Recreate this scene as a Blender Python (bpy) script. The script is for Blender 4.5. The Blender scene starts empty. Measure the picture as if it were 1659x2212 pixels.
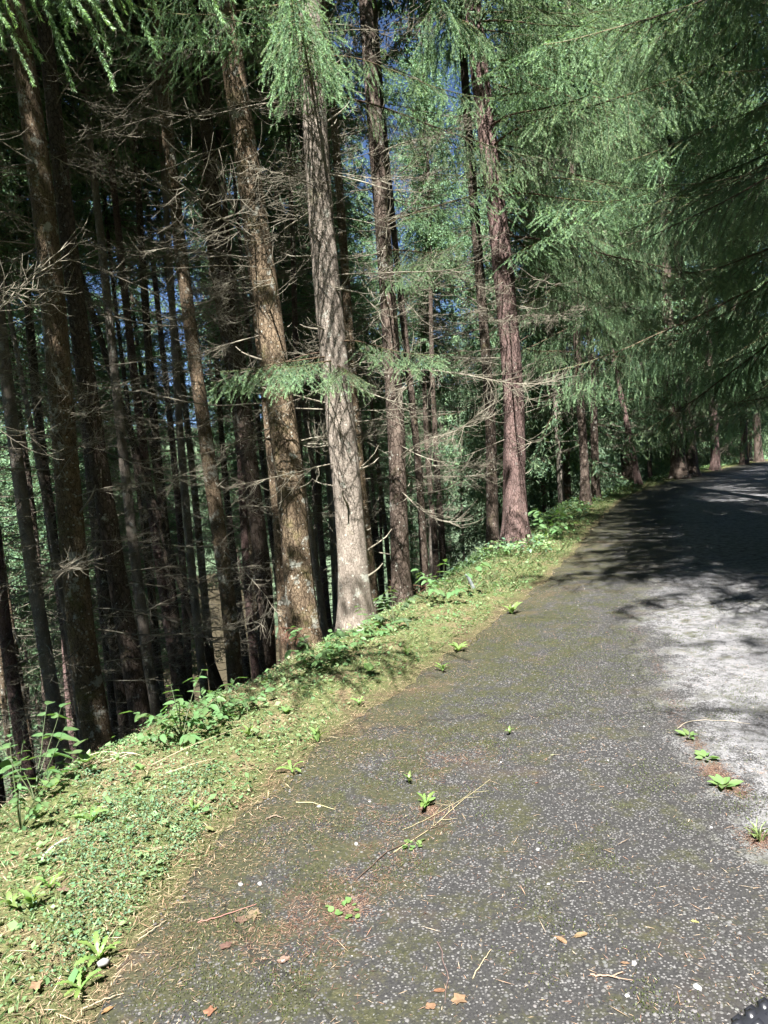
import bpy, math, random
import numpy as np
from mathutils import Matrix, Vector

SC = bpy.context.scene
COL = SC.collection
rng = np.random.default_rng(7)
random.seed(7)
R = math.radians

# ------------------------------------------------------------------ camera, sky, sun, exposure
TH, RO, FPX, CAMZ = R(4.5), R(3.6), 1550.0, 1.55           # pitch down, roll, focal length (photo measured at 1659 x 2212)
Fv = np.array([0, math.cos(TH), -math.sin(TH)])
R0 = np.array([1.0, 0, 0]); U0 = np.cross(R0, Fv)
Rv = math.cos(RO) * R0 - math.sin(RO) * U0
Uv = math.cos(RO) * U0 + math.sin(RO) * R0
cam_d = bpy.data.cameras.new('camera'); cam = bpy.data.objects.new('camera', cam_d); COL.objects.link(cam)
cam_d.sensor_fit = 'VERTICAL'; cam_d.sensor_height = 36.0; cam_d.lens = 36.0 * FPX / 2212
cam_d.clip_end = 6000; cam_d.clip_start = 0.05
M = Matrix.Identity(4)
for i in range(3):
    M[i][0] = Rv[i]; M[i][1] = Uv[i]; M[i][2] = -Fv[i]
M[2][3] = CAMZ
cam.matrix_world = M
SC.camera = cam

SUN_AZ, SUN_EL = R(7), R(55)        # light travels towards +y turned SUN_AZ to the right
w = bpy.data.worlds.new('World'); SC.world = w; w.use_nodes = True
nt = w.node_tree
sky = nt.nodes.new('ShaderNodeTexSky'); sky.sky_type = 'NISHITA'; sky.sun_disc = False
sky.sun_elevation = SUN_EL; sky.sun_rotation = math.pi + SUN_AZ
sky.altitude = 2200; sky.air_density = 0.55; sky.dust_density = 0.05; sky.ozone_density = 3.0
bg = nt.nodes['Background']; bg.inputs['Strength'].default_value = 0.05
nt.links.new(sky.outputs[0], bg.inputs[0])
sd = bpy.data.lights.new('sun', 'SUN'); sd.energy = 5.0; sd.angle = R(0.53); sd.color = (1.0, 0.965, 0.91)
sun = bpy.data.objects.new('sun', sd); COL.objects.link(sun)
Ld = Vector((math.sin(SUN_AZ) * math.cos(SUN_EL), math.cos(SUN_AZ) * math.cos(SUN_EL), -math.sin(SUN_EL)))
sun.rotation_euler = Ld.to_track_quat('-Z', 'Y').to_euler()
sun.location = (-8, -30, 40)
SC.view_settings.view_transform = 'Standard'; SC.view_settings.look = 'None'
SC.view_settings.gamma = 1.0; SC.view_settings.exposure = 2.2
SC.view_settings.use_curve_mapping = False
SC.cycles.max_bounces = 2; SC.cycles.adaptive_threshold = 0.03; SC.cycles.diffuse_bounces = 1; SC.cycles.glossy_bounces = 2
SC.cycles.transmission_bounces = 3; SC.cycles.transparent_max_bounces = 4
SC.cycles.use_denoising = True
SC.cycles.caustics_reflective = False; SC.cycles.caustics_refractive = False
SC.cycles.sample_clamp_indirect = 4.0

# ------------------------------------------------------------------ small helpers
def ray(x, y):
    d = Fv * FPX + Rv * (x - 829.5) - Uv * (y - 1106)
    return d / d[1]
def on_ground(x, y, z=0.0):
    d = ray(x, y); t = (z - CAMZ) / d[2]
    return np.array([d[0] * t, d[1] * t, z])
def at_depth(x, y, D):
    return np.array([0, 0, CAMZ]) + ray(x, y) * D

def _hash(ix, iy, s):
    h = (ix.astype(np.int64) * 374761393 + iy.astype(np.int64) * 668265263 + s * 1442695041) & 0x7fffffff
    h = ((h ^ (h >> 13)) * 1274126177) & 0x7fffffff
    return ((h ^ (h >> 16)) & 0xffff) / 65535.0
def vnoise(x, y, s=0):
    x = np.asarray(x, float); y = np.asarray(y, float)
    ix = np.floor(x); iy = np.floor(y); fx = x - ix; fy = y - iy
    fx = fx * fx * (3 - 2 * fx); fy = fy * fy * (3 - 2 * fy)
    a = _hash(ix, iy, s); b = _hash(ix + 1, iy, s); c = _hash(ix, iy + 1, s); d = _hash(ix + 1, iy + 1, s)
    return (a * (1 - fx) + b * fx) * (1 - fy) + (c * (1 - fx) + d * fx) * fy
def fbm(x, y, s=0, o=3):
    r = 0; a = 0.5
    for i in range(o):
        r = r + a * vnoise(np.asarray(x) * 2 ** i, np.asarray(y) * 2 ** i, s + i * 17); a *= 0.5
    return r / (1 - 0.5 ** o)

def mesh(name, V, F, mat=None, smooth=False, col=None, attr=None):
    """one mesh from vertices (n,3), faces (m,k) with k = 3 or 4 (or a list of such arrays)"""
    V = np.ascontiguousarray(V, dtype=np.float32)
    Fs = [np.asarray(f, dtype=np.int32) for f in (F if isinstance(F, list) else [F]) if len(f)]
    me = bpy.data.meshes.new(name)
    me.vertices.add(len(V)); me.vertices.foreach_set('co', V.ravel())
    li = np.concatenate([f.ravel() for f in Fs])
    tot = np.concatenate([np.full(len(f), f.shape[1], np.int32) for f in Fs])
    start = np.concatenate([[0], np.cumsum(tot)[:-1]]).astype(np.int32)
    me.loops.add(len(li)); me.loops.foreach_set('vertex_index', li)
    me.polygons.add(len(tot)); me.polygons.foreach_set('loop_start', start); me.polygons.foreach_set('loop_total', tot)
    if smooth: me.polygons.foreach_set('use_smooth', np.ones(len(tot), bool))
    if col is not None:
        a = me.attributes.new('Col', 'FLOAT_COLOR', 'POINT')
        c = np.ones((len(V), 4), np.float32); c[:, :3] = col
        a.data.foreach_set('color', c.ravel())
    if attr:
        for k, v in attr.items():
            a = me.attributes.new(k, 'FLOAT', 'POINT'); a.data.foreach_set('value', np.asarray(v, np.float32))
    me.update(calc_edges=True)
    if mat: me.materials.append(mat)
    return me
def obj(name, me, parent=None, M=None, loc=None):
    o = bpy.data.objects.new(name, me); COL.objects.link(o)
    if parent is not None: o.parent = parent
    if M is not None: o.matrix_basis = M
    elif loc is not None: o.location = loc
    return o
def tag(o, label=None, cat=None, group=None, kind=None):
    if label: o['label'] = label
    if cat: o['category'] = cat
    if group: o['group'] = group
    if kind: o['kind'] = kind
    return o
def thing(name, label, cat, loc=(0, 0, 0), rz=0.0, group=None):
    o = bpy.data.objects.new(name, None); COL.objects.link(o)
    o.empty_display_size = 0.1
    o.location = loc; o.rotation_euler = (0, 0, rz)
    return tag(o, label, cat, group)
def unit(v):
    v = np.asarray(v, float)
    return v / np.maximum(np.linalg.norm(v, axis=-1, keepdims=True), 1e-9)
def tubes(paths, sides=4):
    """joined tapered tubes; paths = list of (points (n,3), radii (n,))"""
    Vs, Fs, o = [], [], 0
    for P, r in paths:
        P = np.asarray(P, float); n = len(P); r = np.broadcast_to(np.asarray(r, float), (n,))
        T = unit(np.gradient(P, axis=0))
        ref = np.array([0, 0, 1.0]) if abs(T[:, 2]).mean() < 0.85 else np.array([1.0, 0, 0])
        A = unit(np.cross(T, ref)); B = np.cross(T, A)
        an = np.arange(sides) * 2 * math.pi / sides
        ring = P[:, None, :] + r[:, None, None] * (np.cos(an)[None, :, None] * A[:, None, :] + np.sin(an)[None, :, None] * B[:, None, :])
        Vs.append(ring.reshape(-1, 3))
        i = np.arange(n - 1)[:, None] * sides; j = np.arange(sides)[None, :]; k = (j + 1) % sides
        Fs.append((np.stack([i + j, i + k, i + sides + k, i + sides + j], -1).reshape(-1, 4) + o))
        o += n * sides
    return np.concatenate(Vs), np.concatenate(Fs)
def kites(P, T, N, L, W, bend=0.0):
    """flat kite-shaped blades: base P, direction T, side N, length L, half width W"""
    n = len(P); L = np.broadcast_to(L, (n,))[:, None]; W = np.broadcast_to(W, (n,))[:, None]
    up = np.cross(T, N)
    V = np.stack([P, P + T * L * 0.45 + N * W, P + T * L + up * L * bend, P + T * L * 0.45 - N * W], 1).reshape(-1, 3)
    i = np.arange(n)[:, None] * 4
    return V, np.concatenate([i + [[0, 1, 2]], i + [[0, 2, 3]]], 0)
def merge(parts):
    Vs, Fs, Cs, o = [], [], [], 0
    for V, F, C in parts:
        Vs.append(V); Cs.append(np.broadcast_to(np.asarray(C, float), (len(V), 3)))
        for f in (F if isinstance(F, list) else [F]): Fs.append(np.asarray(f) + o)
        o += len(V)
    out = {}
    for f in Fs: out.setdefault(f.shape[1], []).append(f)
    return np.concatenate(Vs), [np.concatenate(v) for v in out.values()], np.concatenate(Cs)

# ------------------------------------------------------------------ materials
class NM:
    def __init__(s, name):
        s.m = bpy.data.materials.new(name); s.m.use_nodes = True; s.t = s.m.node_tree
        s.b = s.t.nodes['Principled BSDF']; s.out = s.t.nodes['Material Output']
    def n(s, typ, **kw):
        nd = s.t.nodes.new('ShaderNode' + typ)
        for k, v in kw.items():
            if k in nd.inputs: s.set(nd.inputs[k], v)
            else: setattr(nd, k, v)
        return nd
    def set(s, sock, v):
        if hasattr(v, 'is_output'): s.t.links.new(v, sock)
        else: sock.default_value = v
    def ramp(s, fac, stops):
        r = s.t.nodes.new('ShaderNodeValToRGB'); s.set(r.inputs[0], fac)
        e = r.color_ramp.elements
        while len(e) < len(stops): e.new(0.5)
        for el, (p, c) in zip(e, stops):
            el.position = p; el.color = (c, c, c, 1) if not hasattr(c, '__len__') else (*c, 1)
        return r.outputs[0]
    def mix(s, fac, a, b, blend='MIX'):
        m = s.t.nodes.new('ShaderNodeMix'); m.data_type = 'RGBA'; m.blend_type = blend
        s.set(m.inputs[0], fac)
        s.set(m.inputs[6], (*a, 1) if isinstance(a, tuple) else a); s.set(m.inputs[7], (*b, 1) if isinstance(b, tuple) else b)
        return m.outputs[2]
    def math(s, op, a, b=0.0, clamp=False):
        m = s.t.nodes.new('ShaderNodeMath'); m.operation = op; m.use_clamp = clamp
        s.set(m.inputs[0], a); s.set(m.inputs[1], b); return m.outputs[0]
    def bump(s, h, strength=0.4, dist=0.01):
        b = s.n('Bump', Strength=strength, Distance=dist, Height=h)
        s.t.links.new(b.outputs[0], s.b.inputs['Normal'])
    def finish(s, color, rough=0.8, spec=0.3):
        s.set(s.b.inputs['Base Color'], (*color, 1) if isinstance(color, tuple) else color)
        s.set(s.b.inputs['Roughness'], rough); s.b.inputs['Specular IOR Level'].default_value = spec
        return s.m

def foliage_mat(name, rough=0.5, spec=0.4, transl=0.3, vary=0.35, gain=1.0, warm=(1.25, 1.35, 0.55)):
    k = NM(name)
    a = k.n('Attribute', attribute_name='Col').outputs['Color']
    oi = k.n('ObjectInfo').outputs['Random']
    f = k.math('MULTIPLY_ADD', oi, vary); k.t.nodes[-1].inputs[2].default_value = gain * (1 - vary / 2)
    hv = k.n('HueSaturation', Color=a, Value=f); k.set(hv.inputs['Hue'], k.math('MULTIPLY_ADD', oi, 0.04)); k.t.nodes[-1].inputs[2].default_value = 0.48
    c = hv.outputs[0]
    k.finish(c, rough, spec)
    tr = k.n('BsdfTranslucent'); k.set(tr.inputs[0], k.mix(1.0, c, warm, 'MULTIPLY'))
    mx = k.n('MixShader'); mx.inputs[0].default_value = transl
    k.t.links.new(k.b.outputs[0], mx.inputs[1]); k.t.links.new(tr.outputs[0], mx.inputs[2])
    k.t.links.new(mx.outputs[0], k.out.inputs[0])
    return k.m
def bark_mat(name, dark, light, lichen=0.5, moss=0.3, flake=26.0, cs=0.6):
    k = NM(name)
    tc = k.n('TexCoord').outputs['Object']; oi = k.n('ObjectInfo').outputs['Random']
    ofs = k.n('VectorMath', operation='ADD'); k.t.links.new(tc, ofs.inputs[0])
    cmb = k.n('CombineXYZ'); k.set(cmb.inputs[2], k.math('MULTIPLY', oi, 37.0)); k.t.links.new(cmb.outputs[0], ofs.inputs[1])
    p = ofs.outputs[0]
    st = k.n('Mapping'); k.t.links.new(p, st.inputs[0]); st.inputs['Scale'].default_value = (1, 1, 0.45)
    nz = k.n('TexNoise', Scale=9.0, Detail=6.0, Roughness=0.65, Vector=st.outputs[0]).outputs[0]
    fl = k.n('TexVoronoi', feature='DISTANCE_TO_EDGE', Scale=flake, Vector=st.outputs[0])
    wob = k.n('TexNoise', Scale=20.0, Detail=3.0, Vector=p)
    wv = k.n('VectorMath', operation='MULTIPLY_ADD'); k.t.links.new(wob.outputs['Color'], wv.inputs[0]); wv.inputs[1].default_value = (0.05,) * 3; k.t.links.new(st.outputs[0], wv.inputs[2])
    k.t.links.new(wv.outputs[0], fl.inputs['Vector'])
    crack = k.ramp(fl.outputs['Distance'], [(0.0, 0.0), (0.12, 1.0)])
    c = k.mix(k.ramp(nz, [(0.3, 0.0), (0.7, 1.0)]), dark, light)
    c = k.mix(crack, k.mix(1.0, c, (1 - cs, 1 - cs * 1.05, 1 - cs * 1.1), 'MULTIPLY'), c)
    # lichen: pale crusts and specks
    l1 = k.n('TexNoise', Scale=5.0, Detail=5.0, Roughness=0.7, Vector=p).outputs[0]
    lf = k.ramp(l1, [(0.66 - 0.1 * lichen, 0.0), (0.72 - 0.1 * lichen, 0.8)])
    v2 = k.n('TexVoronoi', Scale=17.0, Vector=p)
    sp = k.ramp(v2.outputs['Distance'], [(0.10 + 0.08 * lichen, 1.0), (0.14 + 0.1 * lichen, 0.0)])
    v3 = k.n('TexVoronoi', Scale=70.0, Vector=p)
    sp3 = k.ramp(v3.outputs['Distance'], [(0.12, 1.0), (0.22, 0.0)])
    gate = k.ramp(k.n('TexNoise', Scale=2.3, Detail=2.0, Vector=p).outputs[0], [(0.42, 0.0), (0.6, 0.8)])
    sp3 = k.math('MULTIPLY', sp3, gate)
    sp = k.math('MULTIPLY', sp, k.ramp(v2.outputs['Color'], [(0.45, 0.0), (0.6, 0.75)]))
    lf = k.math('MAXIMUM', lf, k.math('MAXIMUM', sp, k.math('MULTIPLY', sp3, 0.6)))
    c = k.mix(lf, c, (0.40, 0.41, 0.36))
    mo = k.ramp(k.n('TexNoise', Scale=3.1, Detail=6.0, Roughness=0.7, Vector=p).outputs[0], [(0.62 - 0.15 * moss, 0.0), (0.8 - 0.15 * moss, 0.75)])
    c = k.mix(mo, c, (0.10, 0.10, 0.03))
    h = k.math('ADD', k.math('MULTIPLY', crack, cs), k.math('MULTIPLY', nz, 0.8))
    k.bump(h, 0.8, 0.016)
    return k.finish(c, 0.85, 0.25)

MAT = {}
MAT['needle'] = foliage_mat('spruce_needles', 0.6, 0.25, 0.25, 0.5, 1.0)
MAT['needle_near'] = foliage_mat('spruce_needles_fresh', 0.45, 0.5, 0.35, 0.1, 1.0)
MAT['leaf'] = foliage_mat('herb_leaf', 0.42, 0.45, 0.4, 0.3, 1.0)
MAT['herb'] = foliage_mat('ground_herbs', 0.5, 0.35, 0.35, 0.0, 1.0)
MAT['litter'] = foliage_mat('dry_litter', 0.7, 0.2, 0.1, 0.2, 1.0, (1, 0.9, 0.7))
MAT['bark_grey'] = bark_mat('bark_grey', (0.13, 0.108, 0.088), (0.33, 0.285, 0.245), 0.7, 0.1, 44, 0.3)
MAT['bark_moss'] = bark_mat('bark_mossy', (0.085, 0.062, 0.042), (0.235, 0.175, 0.115), 0.9, 0.5, 34)
MAT['bark_brown'] = bark_mat('bark_brown', (0.068, 0.050, 0.040), (0.14, 0.108, 0.088), 0.4, 0.15, 24)
MAT['bark_red'] = bark_mat('bark_reddish', (0.092, 0.062, 0.058), (0.23, 0.155, 0.142), 0.15, 0.05, 30)
k = NM('dead_twig')
tc = k.n('TexCoord').outputs['Object']
nz = k.n('TexNoise', Scale=6.0, Detail=4.0, Vector=tc).outputs[0]
c = k.ramp(nz, [(0.3, (0.10, 0.088, 0.07)), (0.55, (0.22, 0.20, 0.155)), (0.75, (0.36, 0.345, 0.28))])
MAT['twig'] = k.finish(c, 0.8, 0.2)
k = NM('green_branch_wood'); MAT['wood'] = k.finish((0.15, 0.11, 0.08), 0.85, 0.2)

# ------------------------------------------------------------------ the road's left edge as a curve, and the terrain round it
CT = np.array([(-1.9, -70), (-1.75, -40), (-1.6, -20), (-1.5, -8), (-1.32, -2), (-1.08, 1.2), (-0.82, 2.6), (-0.40, 3.85), (0.28, 5.11), (1.02, 6.56), (1.7, 7.95),
               (2.62, 10.0), (4.2, 14.0), (6.35, 18.9), (11.0, 26.4), (19.5, 37.0), (32, 47), (50, 57), (80, 68), (120, 76)], float)
def catmull(P, step=0.2):
    out = []
    for i in range(len(P) - 1):
        p0 = P[max(i - 1, 0)]; p1 = P[i]; p2 = P[i + 1]; p3 = P[min(i + 2, len(P) - 1)]
        # non-uniform tangents
        d = np.linalg.norm(p2 - p1); d0 = max(np.linalg.norm(p1 - p0), 1e-6); d2 = max(np.linalg.norm(p3 - p2), 1e-6)
        m1 = (p2 - p0) / (d + d0) * d if i else (p2 - p1); m2 = (p3 - p1) / (d + d2) * d if i < len(P) - 2 else (p2 - p1)
        n = max(2, int(d / step)); t = np.linspace(0, 1, n, endpoint=False)[:, None]
        out.append((2 * t**3 - 3 * t**2 + 1) * p1 + (t**3 - 2 * t**2 + t) * m1 + (-2 * t**3 + 3 * t**2) * p2 + (t**3 - t**2) * m2)
    out.append(P[-1:])
    return np.concatenate(out)
EDGE = catmull(CT)
for _ in range(3):
    EDGE[5:-5] = (EDGE[4:-6] + 2 * EDGE[5:-5] + EDGE[6:-4]) / 4
ET = unit(np.gradient(EDGE, axis=0)); EN = np.stack([-ET[:, 1], ET[:, 0]], 1)     # EN points left, down the slope
EL = np.concatenate([[0], np.cumsum(np.linalg.norm(np.diff(EDGE, axis=0), axis=1))])
EL -= EL[np.argmin(np.abs(EDGE[:, 1] - 0.0) + np.abs(EDGE[:, 0]) * 0.1)]
def lateral(x, y):
    """signed distance from the asphalt's left edge (positive = down-slope side) and arc position"""
    x = np.atleast_1d(np.asarray(x, float)); y = np.atleast_1d(np.asarray(y, float))
    s = np.empty(len(x)); l = np.empty(len(x))
    for a in range(0, len(x), 4000):
        d = (x[a:a + 4000, None] - EDGE[None, :, 0]) ** 2 + (y[a:a + 4000, None] - EDGE[None, :, 1]) ** 2
        i = d.argmin(1)
        dx = x[a:a + 4000] - EDGE[i, 0]; dy = y[a:a + 4000] - EDGE[i, 1]
        s[a:a + 4000] = np.where(np.abs(dx * EN[i, 0] + dy * EN[i, 1]) < 1e-9, 0, np.sign(dx * EN[i, 0] + dy * EN[i, 1]) * np.sqrt(d[np.arange(len(i)), i]))
        l[a:a + 4000] = EL[i]
    return s, l
ROADW, VERGEW = 3.4, 0.95
def profile(s, x, y):
    z = np.zeros_like(s)
    d = np.maximum(s - VERGEW, 0)
    fall = 0.74 * (d - 0.35 * (1 - np.exp(-d / 0.35)))
    fall = np.where(d > 45, 0.74 * 44.65 + (d - 45) * 0.74 * np.exp(-np.maximum(d - 45, 0) / 60), fall)
    z = z - fall
    v = np.clip(s / VERGEW, 0, 1)
    z += 0.035 * np.sin(v * math.pi) * (s > 0)
    b = np.maximum(-s - ROADW - 0.6, 0)
    z += 0.5 * (b - 0.5 * (1 - np.exp(-b / 0.5)))
    amp = np.clip((s - 0.05) / 0.5, 0, 1) * 0.035 + np.clip((s - VERGEW) / 3, 0, 1) * 0.25 + np.clip((-s - ROADW - 0.3) / 3, 0, 1) * 0.25
    z += amp * (fbm(x * 1.7, y * 1.7, 3) - 0.5) * 2
    z -= np.where((s < 0.0) & (s > -ROADW), 0.03 * np.clip(-s / 0.15, 0, 1) * np.clip((s + ROADW) / 0.15, 0, 1), 0)   # bed under the asphalt sheet
    return z
def ground(x, y):
    sc = np.isscalar(x)
    s, l = lateral(x, y)
    z = profile(s, np.atleast_1d(x), np.atleast_1d(y))
    return float(z[0]) if sc else z

# terrain sheet, in road coordinates
li = []
for l0, l1, st in ((-60, -6, 2.0), (-6, 0, 0.5), (0, 14, 0.16), (14, 30, 0.5), (30, 60, 1.2), (60, 120, 4)): li += list(np.arange(l0, l1, st))
li = np.array(li)
ex = np.interp(li, EL, EDGE[:, 0]); ey = np.interp(li, EL, EDGE[:, 1])
nx = np.interp(li, EL, EN[:, 0]); ny = np.interp(li, EL, EN[:, 1])
sv = np.concatenate([[-24, -18, -13, -9, -7, -6, -5.0, -4.5, -4.1, -3.8, -3.6, -3.4, -3.2, -3.0, -2.0, -1.0, -0.4, -0.2], np.arange(-0.1, 2.6, 0.09), np.arange(2.6, 6, 0.3), np.arange(6, 46, 2.0), [52, 60, 75, 95, 120, 150, 190, 240]])
X = ex[:, None] + nx[:, None] * sv[None]; Y = ey[:, None] + ny[:, None] * sv[None]
S = np.broadcast_to(sv[None], X.shape)
Z = profile(S.ravel(), X.ravel(), Y.ravel())
a, b = X.shape
ii = (np.arange(a - 1)[:, None] * b + np.arange(b - 1)[None]).ravel()
FQ = np.stack([ii, ii + b, ii + b + 1, ii + 1], 1)
k = NM('forest_floor')
tc = k.n('TexCoord').outputs['Object']
lat = k.n('Attribute', attribute_name='lat').outputs['Fac']
n1 = k.n('TexNoise', Scale=2.6, Detail=8.0, Roughness=0.7, Vector=tc).outputs[0]
n2 = k.n('TexNoise', Scale=40.0, Detail=6.0, Roughness=0.75, Vector=tc).outputs[0]
n3 = k.n('TexNoise', Scale=150.0, Detail=3.0, Roughness=0.7, Vector=tc).outputs[0]
soil = k.ramp(n2, [(0.3, (0.022, 0.017, 0.012)), (0.5, (0.05, 0.038, 0.026)), (0.72, (0.09, 0.07, 0.048))])
moss = k.ramp(n2, [(0.3, (0.06, 0.08, 0.03)), (0.6, (0.16, 0.195, 0.075)), (0.8, (0.28, 0.30, 0.14))])
mf = k.math('MULTIPLY', k.ramp(n1, [(0.36, 0.0), (0.52, 1.0)]), k.ramp(k.math('MULTIPLY', lat, 0.2), [(0.0, 0.4), (0.03, 0.95), (0.3, 0.9), (0.45, 0.1)]))
thatch = k.ramp(n2, [(0.3, (0.10, 0.075, 0.045)), (0.5, (0.24, 0.18, 0.11)), (0.72, (0.40, 0.32, 0.20))])
soil = k.mix(k.ramp(k.math('MULTIPLY', lat, 0.2), [(0.02, 0.3), (0.05, 1.0), (0.24, 1.0), (0.34, 0.0)]), soil, thatch)
c = k.mix(mf, soil, moss)
c = k.mix(k.ramp(n3, [(0.35, 0.5), (0.6, 0.0)]), c, (0.03, 0.022, 0.014))
k.bump(k.math('ADD', n2, k.math('MULTIPLY', n3, 0.5)), 0.9, 0.02)
MAT['soil'] = k.finish(c, 0.95, 0.1)
terrain = tag(obj('hillside', mesh('hillside', np.stack([X.ravel(), Y.ravel(), Z], 1), FQ, MAT['soil'], True, attr={'lat': S.ravel()})), 'forest hillside falling away to the left of the road', None, None, 'structure')

# ------------------------------------------------------------------ asphalt
lr = np.concatenate([np.arange(-40, 0, 1.0), np.arange(0, 16, 0.05), np.arange(16, 90, 0.5)])
sr = np.concatenate([[0.0, -0.02], np.linspace(-0.06, -ROADW + 0.06, 42), [-ROADW + 0.02, -ROADW]])
ex = np.interp(lr, EL, EDGE[:, 0]); ey = np.interp(lr, EL, EDGE[:, 1]); nx = np.interp(lr, EL, EN[:, 0]); ny = np.interp(lr, EL, EN[:, 1])
wob = (fbm(lr * 2.3, lr * 0 + 5, 11) - 0.5) * 0.22 + (fbm(lr * 11, lr * 0 + 9, 13) - 0.5) * 0.07
SS = sr[None] + wob[:, None] * np.exp(sr[None] / 0.25)
X = ex[:, None] + nx[:, None] * SS; Y = ey[:, None] + ny[:, None] * SS
Zr = 0.004 * (fbm(X * 0.8, Y * 0.8, 21) - 0.5) + np.where(np.arange(len(sr)) == 0, -0.04, 0.0)[None] + np.where(np.arange(len(sr)) == 1, -0.006, 0.0)[None]
Zr = Zr + np.where(np.arange(len(sr)) == len(sr) - 1, -0.04, 0.0)[None] + 0.012
a, b = X.shape
ii = (np.arange(a - 1)[:, None] * b + np.arange(b - 1)[None]).ravel()
k = NM('mossy_old_asphalt')
tc = k.n('TexCoord').outputs['Object']
lat = k.n('Attribute', attribute_name='lat').outputs['Fac']
big = k.n('TexNoise', Scale=0.9, Detail=5.0, Roughness=0.6, Vector=tc).outputs[0]
med = k.n('TexNoise', Scale=5.0, Detail=6.0, Roughness=0.7, Vector=tc).outputs[0]
fine = k.n('TexNoise', Scale=130.0, Detail=4.0, Roughness=0.7, Vector=tc).outputs[0]
v = k.n('TexVoronoi', Scale=95.0, Vector=tc)
stone = k.ramp(v.outputs['Distance'], [(0.30, 1.0), (0.46, 0.0)])
stone = k.math('MULTIPLY', stone, k.ramp(v.outputs['Color'], [(0.35, 0.0), (0.6, 1.0)]))
bit = k.ramp(fine, [(0.3, (0.015, 0.0147, 0.0152)), (0.7, (0.043, 0.0425, 0.0432))])
stc = k.mix(v.outputs['Color'], (0.07, 0.069, 0.07), (0.17, 0.167, 0.165))
c = k.mix(stone, bit, stc)
worn = k.n('Attribute', attribute_name='worn').outputs['Fac']
pale_f = k.math('ADD', worn, k.math('MULTIPLY', k.math('SUBTRACT', big, 0.5), 1.1))
pale = k.ramp(k.math('ADD', k.math('MULTIPLY', pale_f, 0.6), k.math('ADD', k.math('MULTIPLY', k.math('SUBTRACT', med, 0.5), 1.0), k.math('MULTIPLY', k.math('SUBTRACT', fine, 0.5), 0.9))), [(-0.02, 0.0), (0.10, 1.0)])
palec = k.ramp(fine, [(0.3, (0.13, 0.13, 0.137)), (0.7, (0.26, 0.26, 0.272))])
c = k.mix(k.math('MULTIPLY', pale, k.ramp(k.n('TexNoise', Scale=14.0, Detail=6.0, Roughness=0.75, Vector=tc).outputs[0], [(0.38, 0.25), (0.55, 0.9)])), c, k.mix(k.math('MULTIPLY', stone, 0.6), palec, (0.27, 0.27, 0.28)))
# moss film, thickest towards the left edge
edge = k.ramp(k.math('MULTIPLY', lat, -0.25), [(0.0, 0.17), (0.16, 0.09), (0.34, 0.03), (0.6, 0.0)])
mm = k.math('ADD', k.math('MULTIPLY', med, 0.75), k.math('MULTIPLY', fine, 0.3))
mf = k.ramp(k.math('ADD', mm, edge), [(0.56, 0.0), (0.68, 1.0)])
mossc = k.ramp(k.n('TexNoise', Scale=60.0, Detail=4.0, Vector=tc).outputs[0], [(0.3, (0.020, 0.023, 0.009)), (0.55, (0.044, 0.045, 0.018)), (0.8, (0.085, 0.078, 0.035))])
c = k.mix(k.math('MULTIPLY', mf, 0.8), c, mossc)
needl = k.ramp(k.n('TexNoise', Scale=1.7, Detail=6.0, Roughness=0.7, Vector=tc).outputs[0], [(0.55, 0.0), (0.7, 0.55)])
c = k.mix(k.math('MULTIPLY', needl, k.ramp(k.math('MULTIPLY', lat, -0.25), [(0.0, 1.0), (0.45, 0.15)])), c, (0.11, 0.072, 0.045))
# cracks
cr = k.n('TexVoronoi', feature='DISTANCE_TO_EDGE', Scale=0.42)
wv = k.n('VectorMath', operation='MULTIPLY_ADD'); nw = k.n('TexNoise', Scale=2.5, Detail=5.0, Vector=tc)
k.t.links.new(nw.outputs['Color'], wv.inputs[0]); wv.inputs[1].default_value = (0.5,) * 3; k.t.links.new(tc, wv.inputs[2]); k.t.links.new(wv.outputs[0], cr.inputs['Vector'])
crf = k.ramp(cr.outputs['Distance'], [(0.0, 0.7), (0.007, 0.0)])
c = k.mix(crf, c, (0.018, 0.017, 0.014))
h = k.math('ADD', k.math('MULTIPLY', stone, 0.6), k.math('ADD', k.math('MULTIPLY', fine, 0.7), k.math('MULTIPLY', crf, -1.5)))
k.bump(h, 0.7, 0.006)
MAT['asphalt'] = k.finish(c, 0.8, 0.3)
road = tag(obj('road', mesh('road', np.stack([X.ravel(), Y.ravel(), Zr.ravel()], 1), np.stack([ii, ii + b, ii + b + 1, ii + 1], 1)[:, ::-1], MAT['asphalt'], True, attr={'lat': SS.ravel(), 'worn': (-SS - 1.22 - 0.27 * np.clip(6 - Y, 0, 4.5)).ravel()})), 'narrow old asphalt road with moss and exposed stones', None, None, 'structure')

# aggregate stones standing proud of the bitumen (real stones, joined)
def road_pts(n, l0, l1, s0, s1, pw=1.0):
    u = rng.random(n) ** pw
    l = l0 + (l1 - l0) * u; s = s0 + (s1 - s0) * rng.random(n)
    x = np.interp(l, EL, EDGE[:, 0]) + np.interp(l, EL, EN[:, 0]) * s
    y = np.interp(l, EL, EDGE[:, 1]) + np.interp(l, EL, EN[:, 1]) * s
    return x, y, s, l
n = 48000
x, y, s, l = road_pts(n, 0.9, 9.0, -3.4, 0.0, 1.5)
keep = (np.abs(x) < 0.62 * y + 0.3) & (y > 1.4) & (fbm(x * 3, y * 3, 31) + 0.12 * rng.random(n) > np.where(s > -0.5, 0.56, 0.40))
x, y, s = x[keep], y[keep], s[keep]; n = len(x)
r = 0.0030 + 0.0055 * rng.random(n) ** 2.2
an = np.arange(6) * math.pi / 3
ph = rng.random(n) * 6.28; el = 0.6 + 0.4 * rng.random(n)
rad = r[:, None] * (0.8 + 0.35 * rng.random((n, 6)))
cx = rad * np.cos(an)[None]; cy = rad * np.sin(an)[None] * el[:, None]
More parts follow.
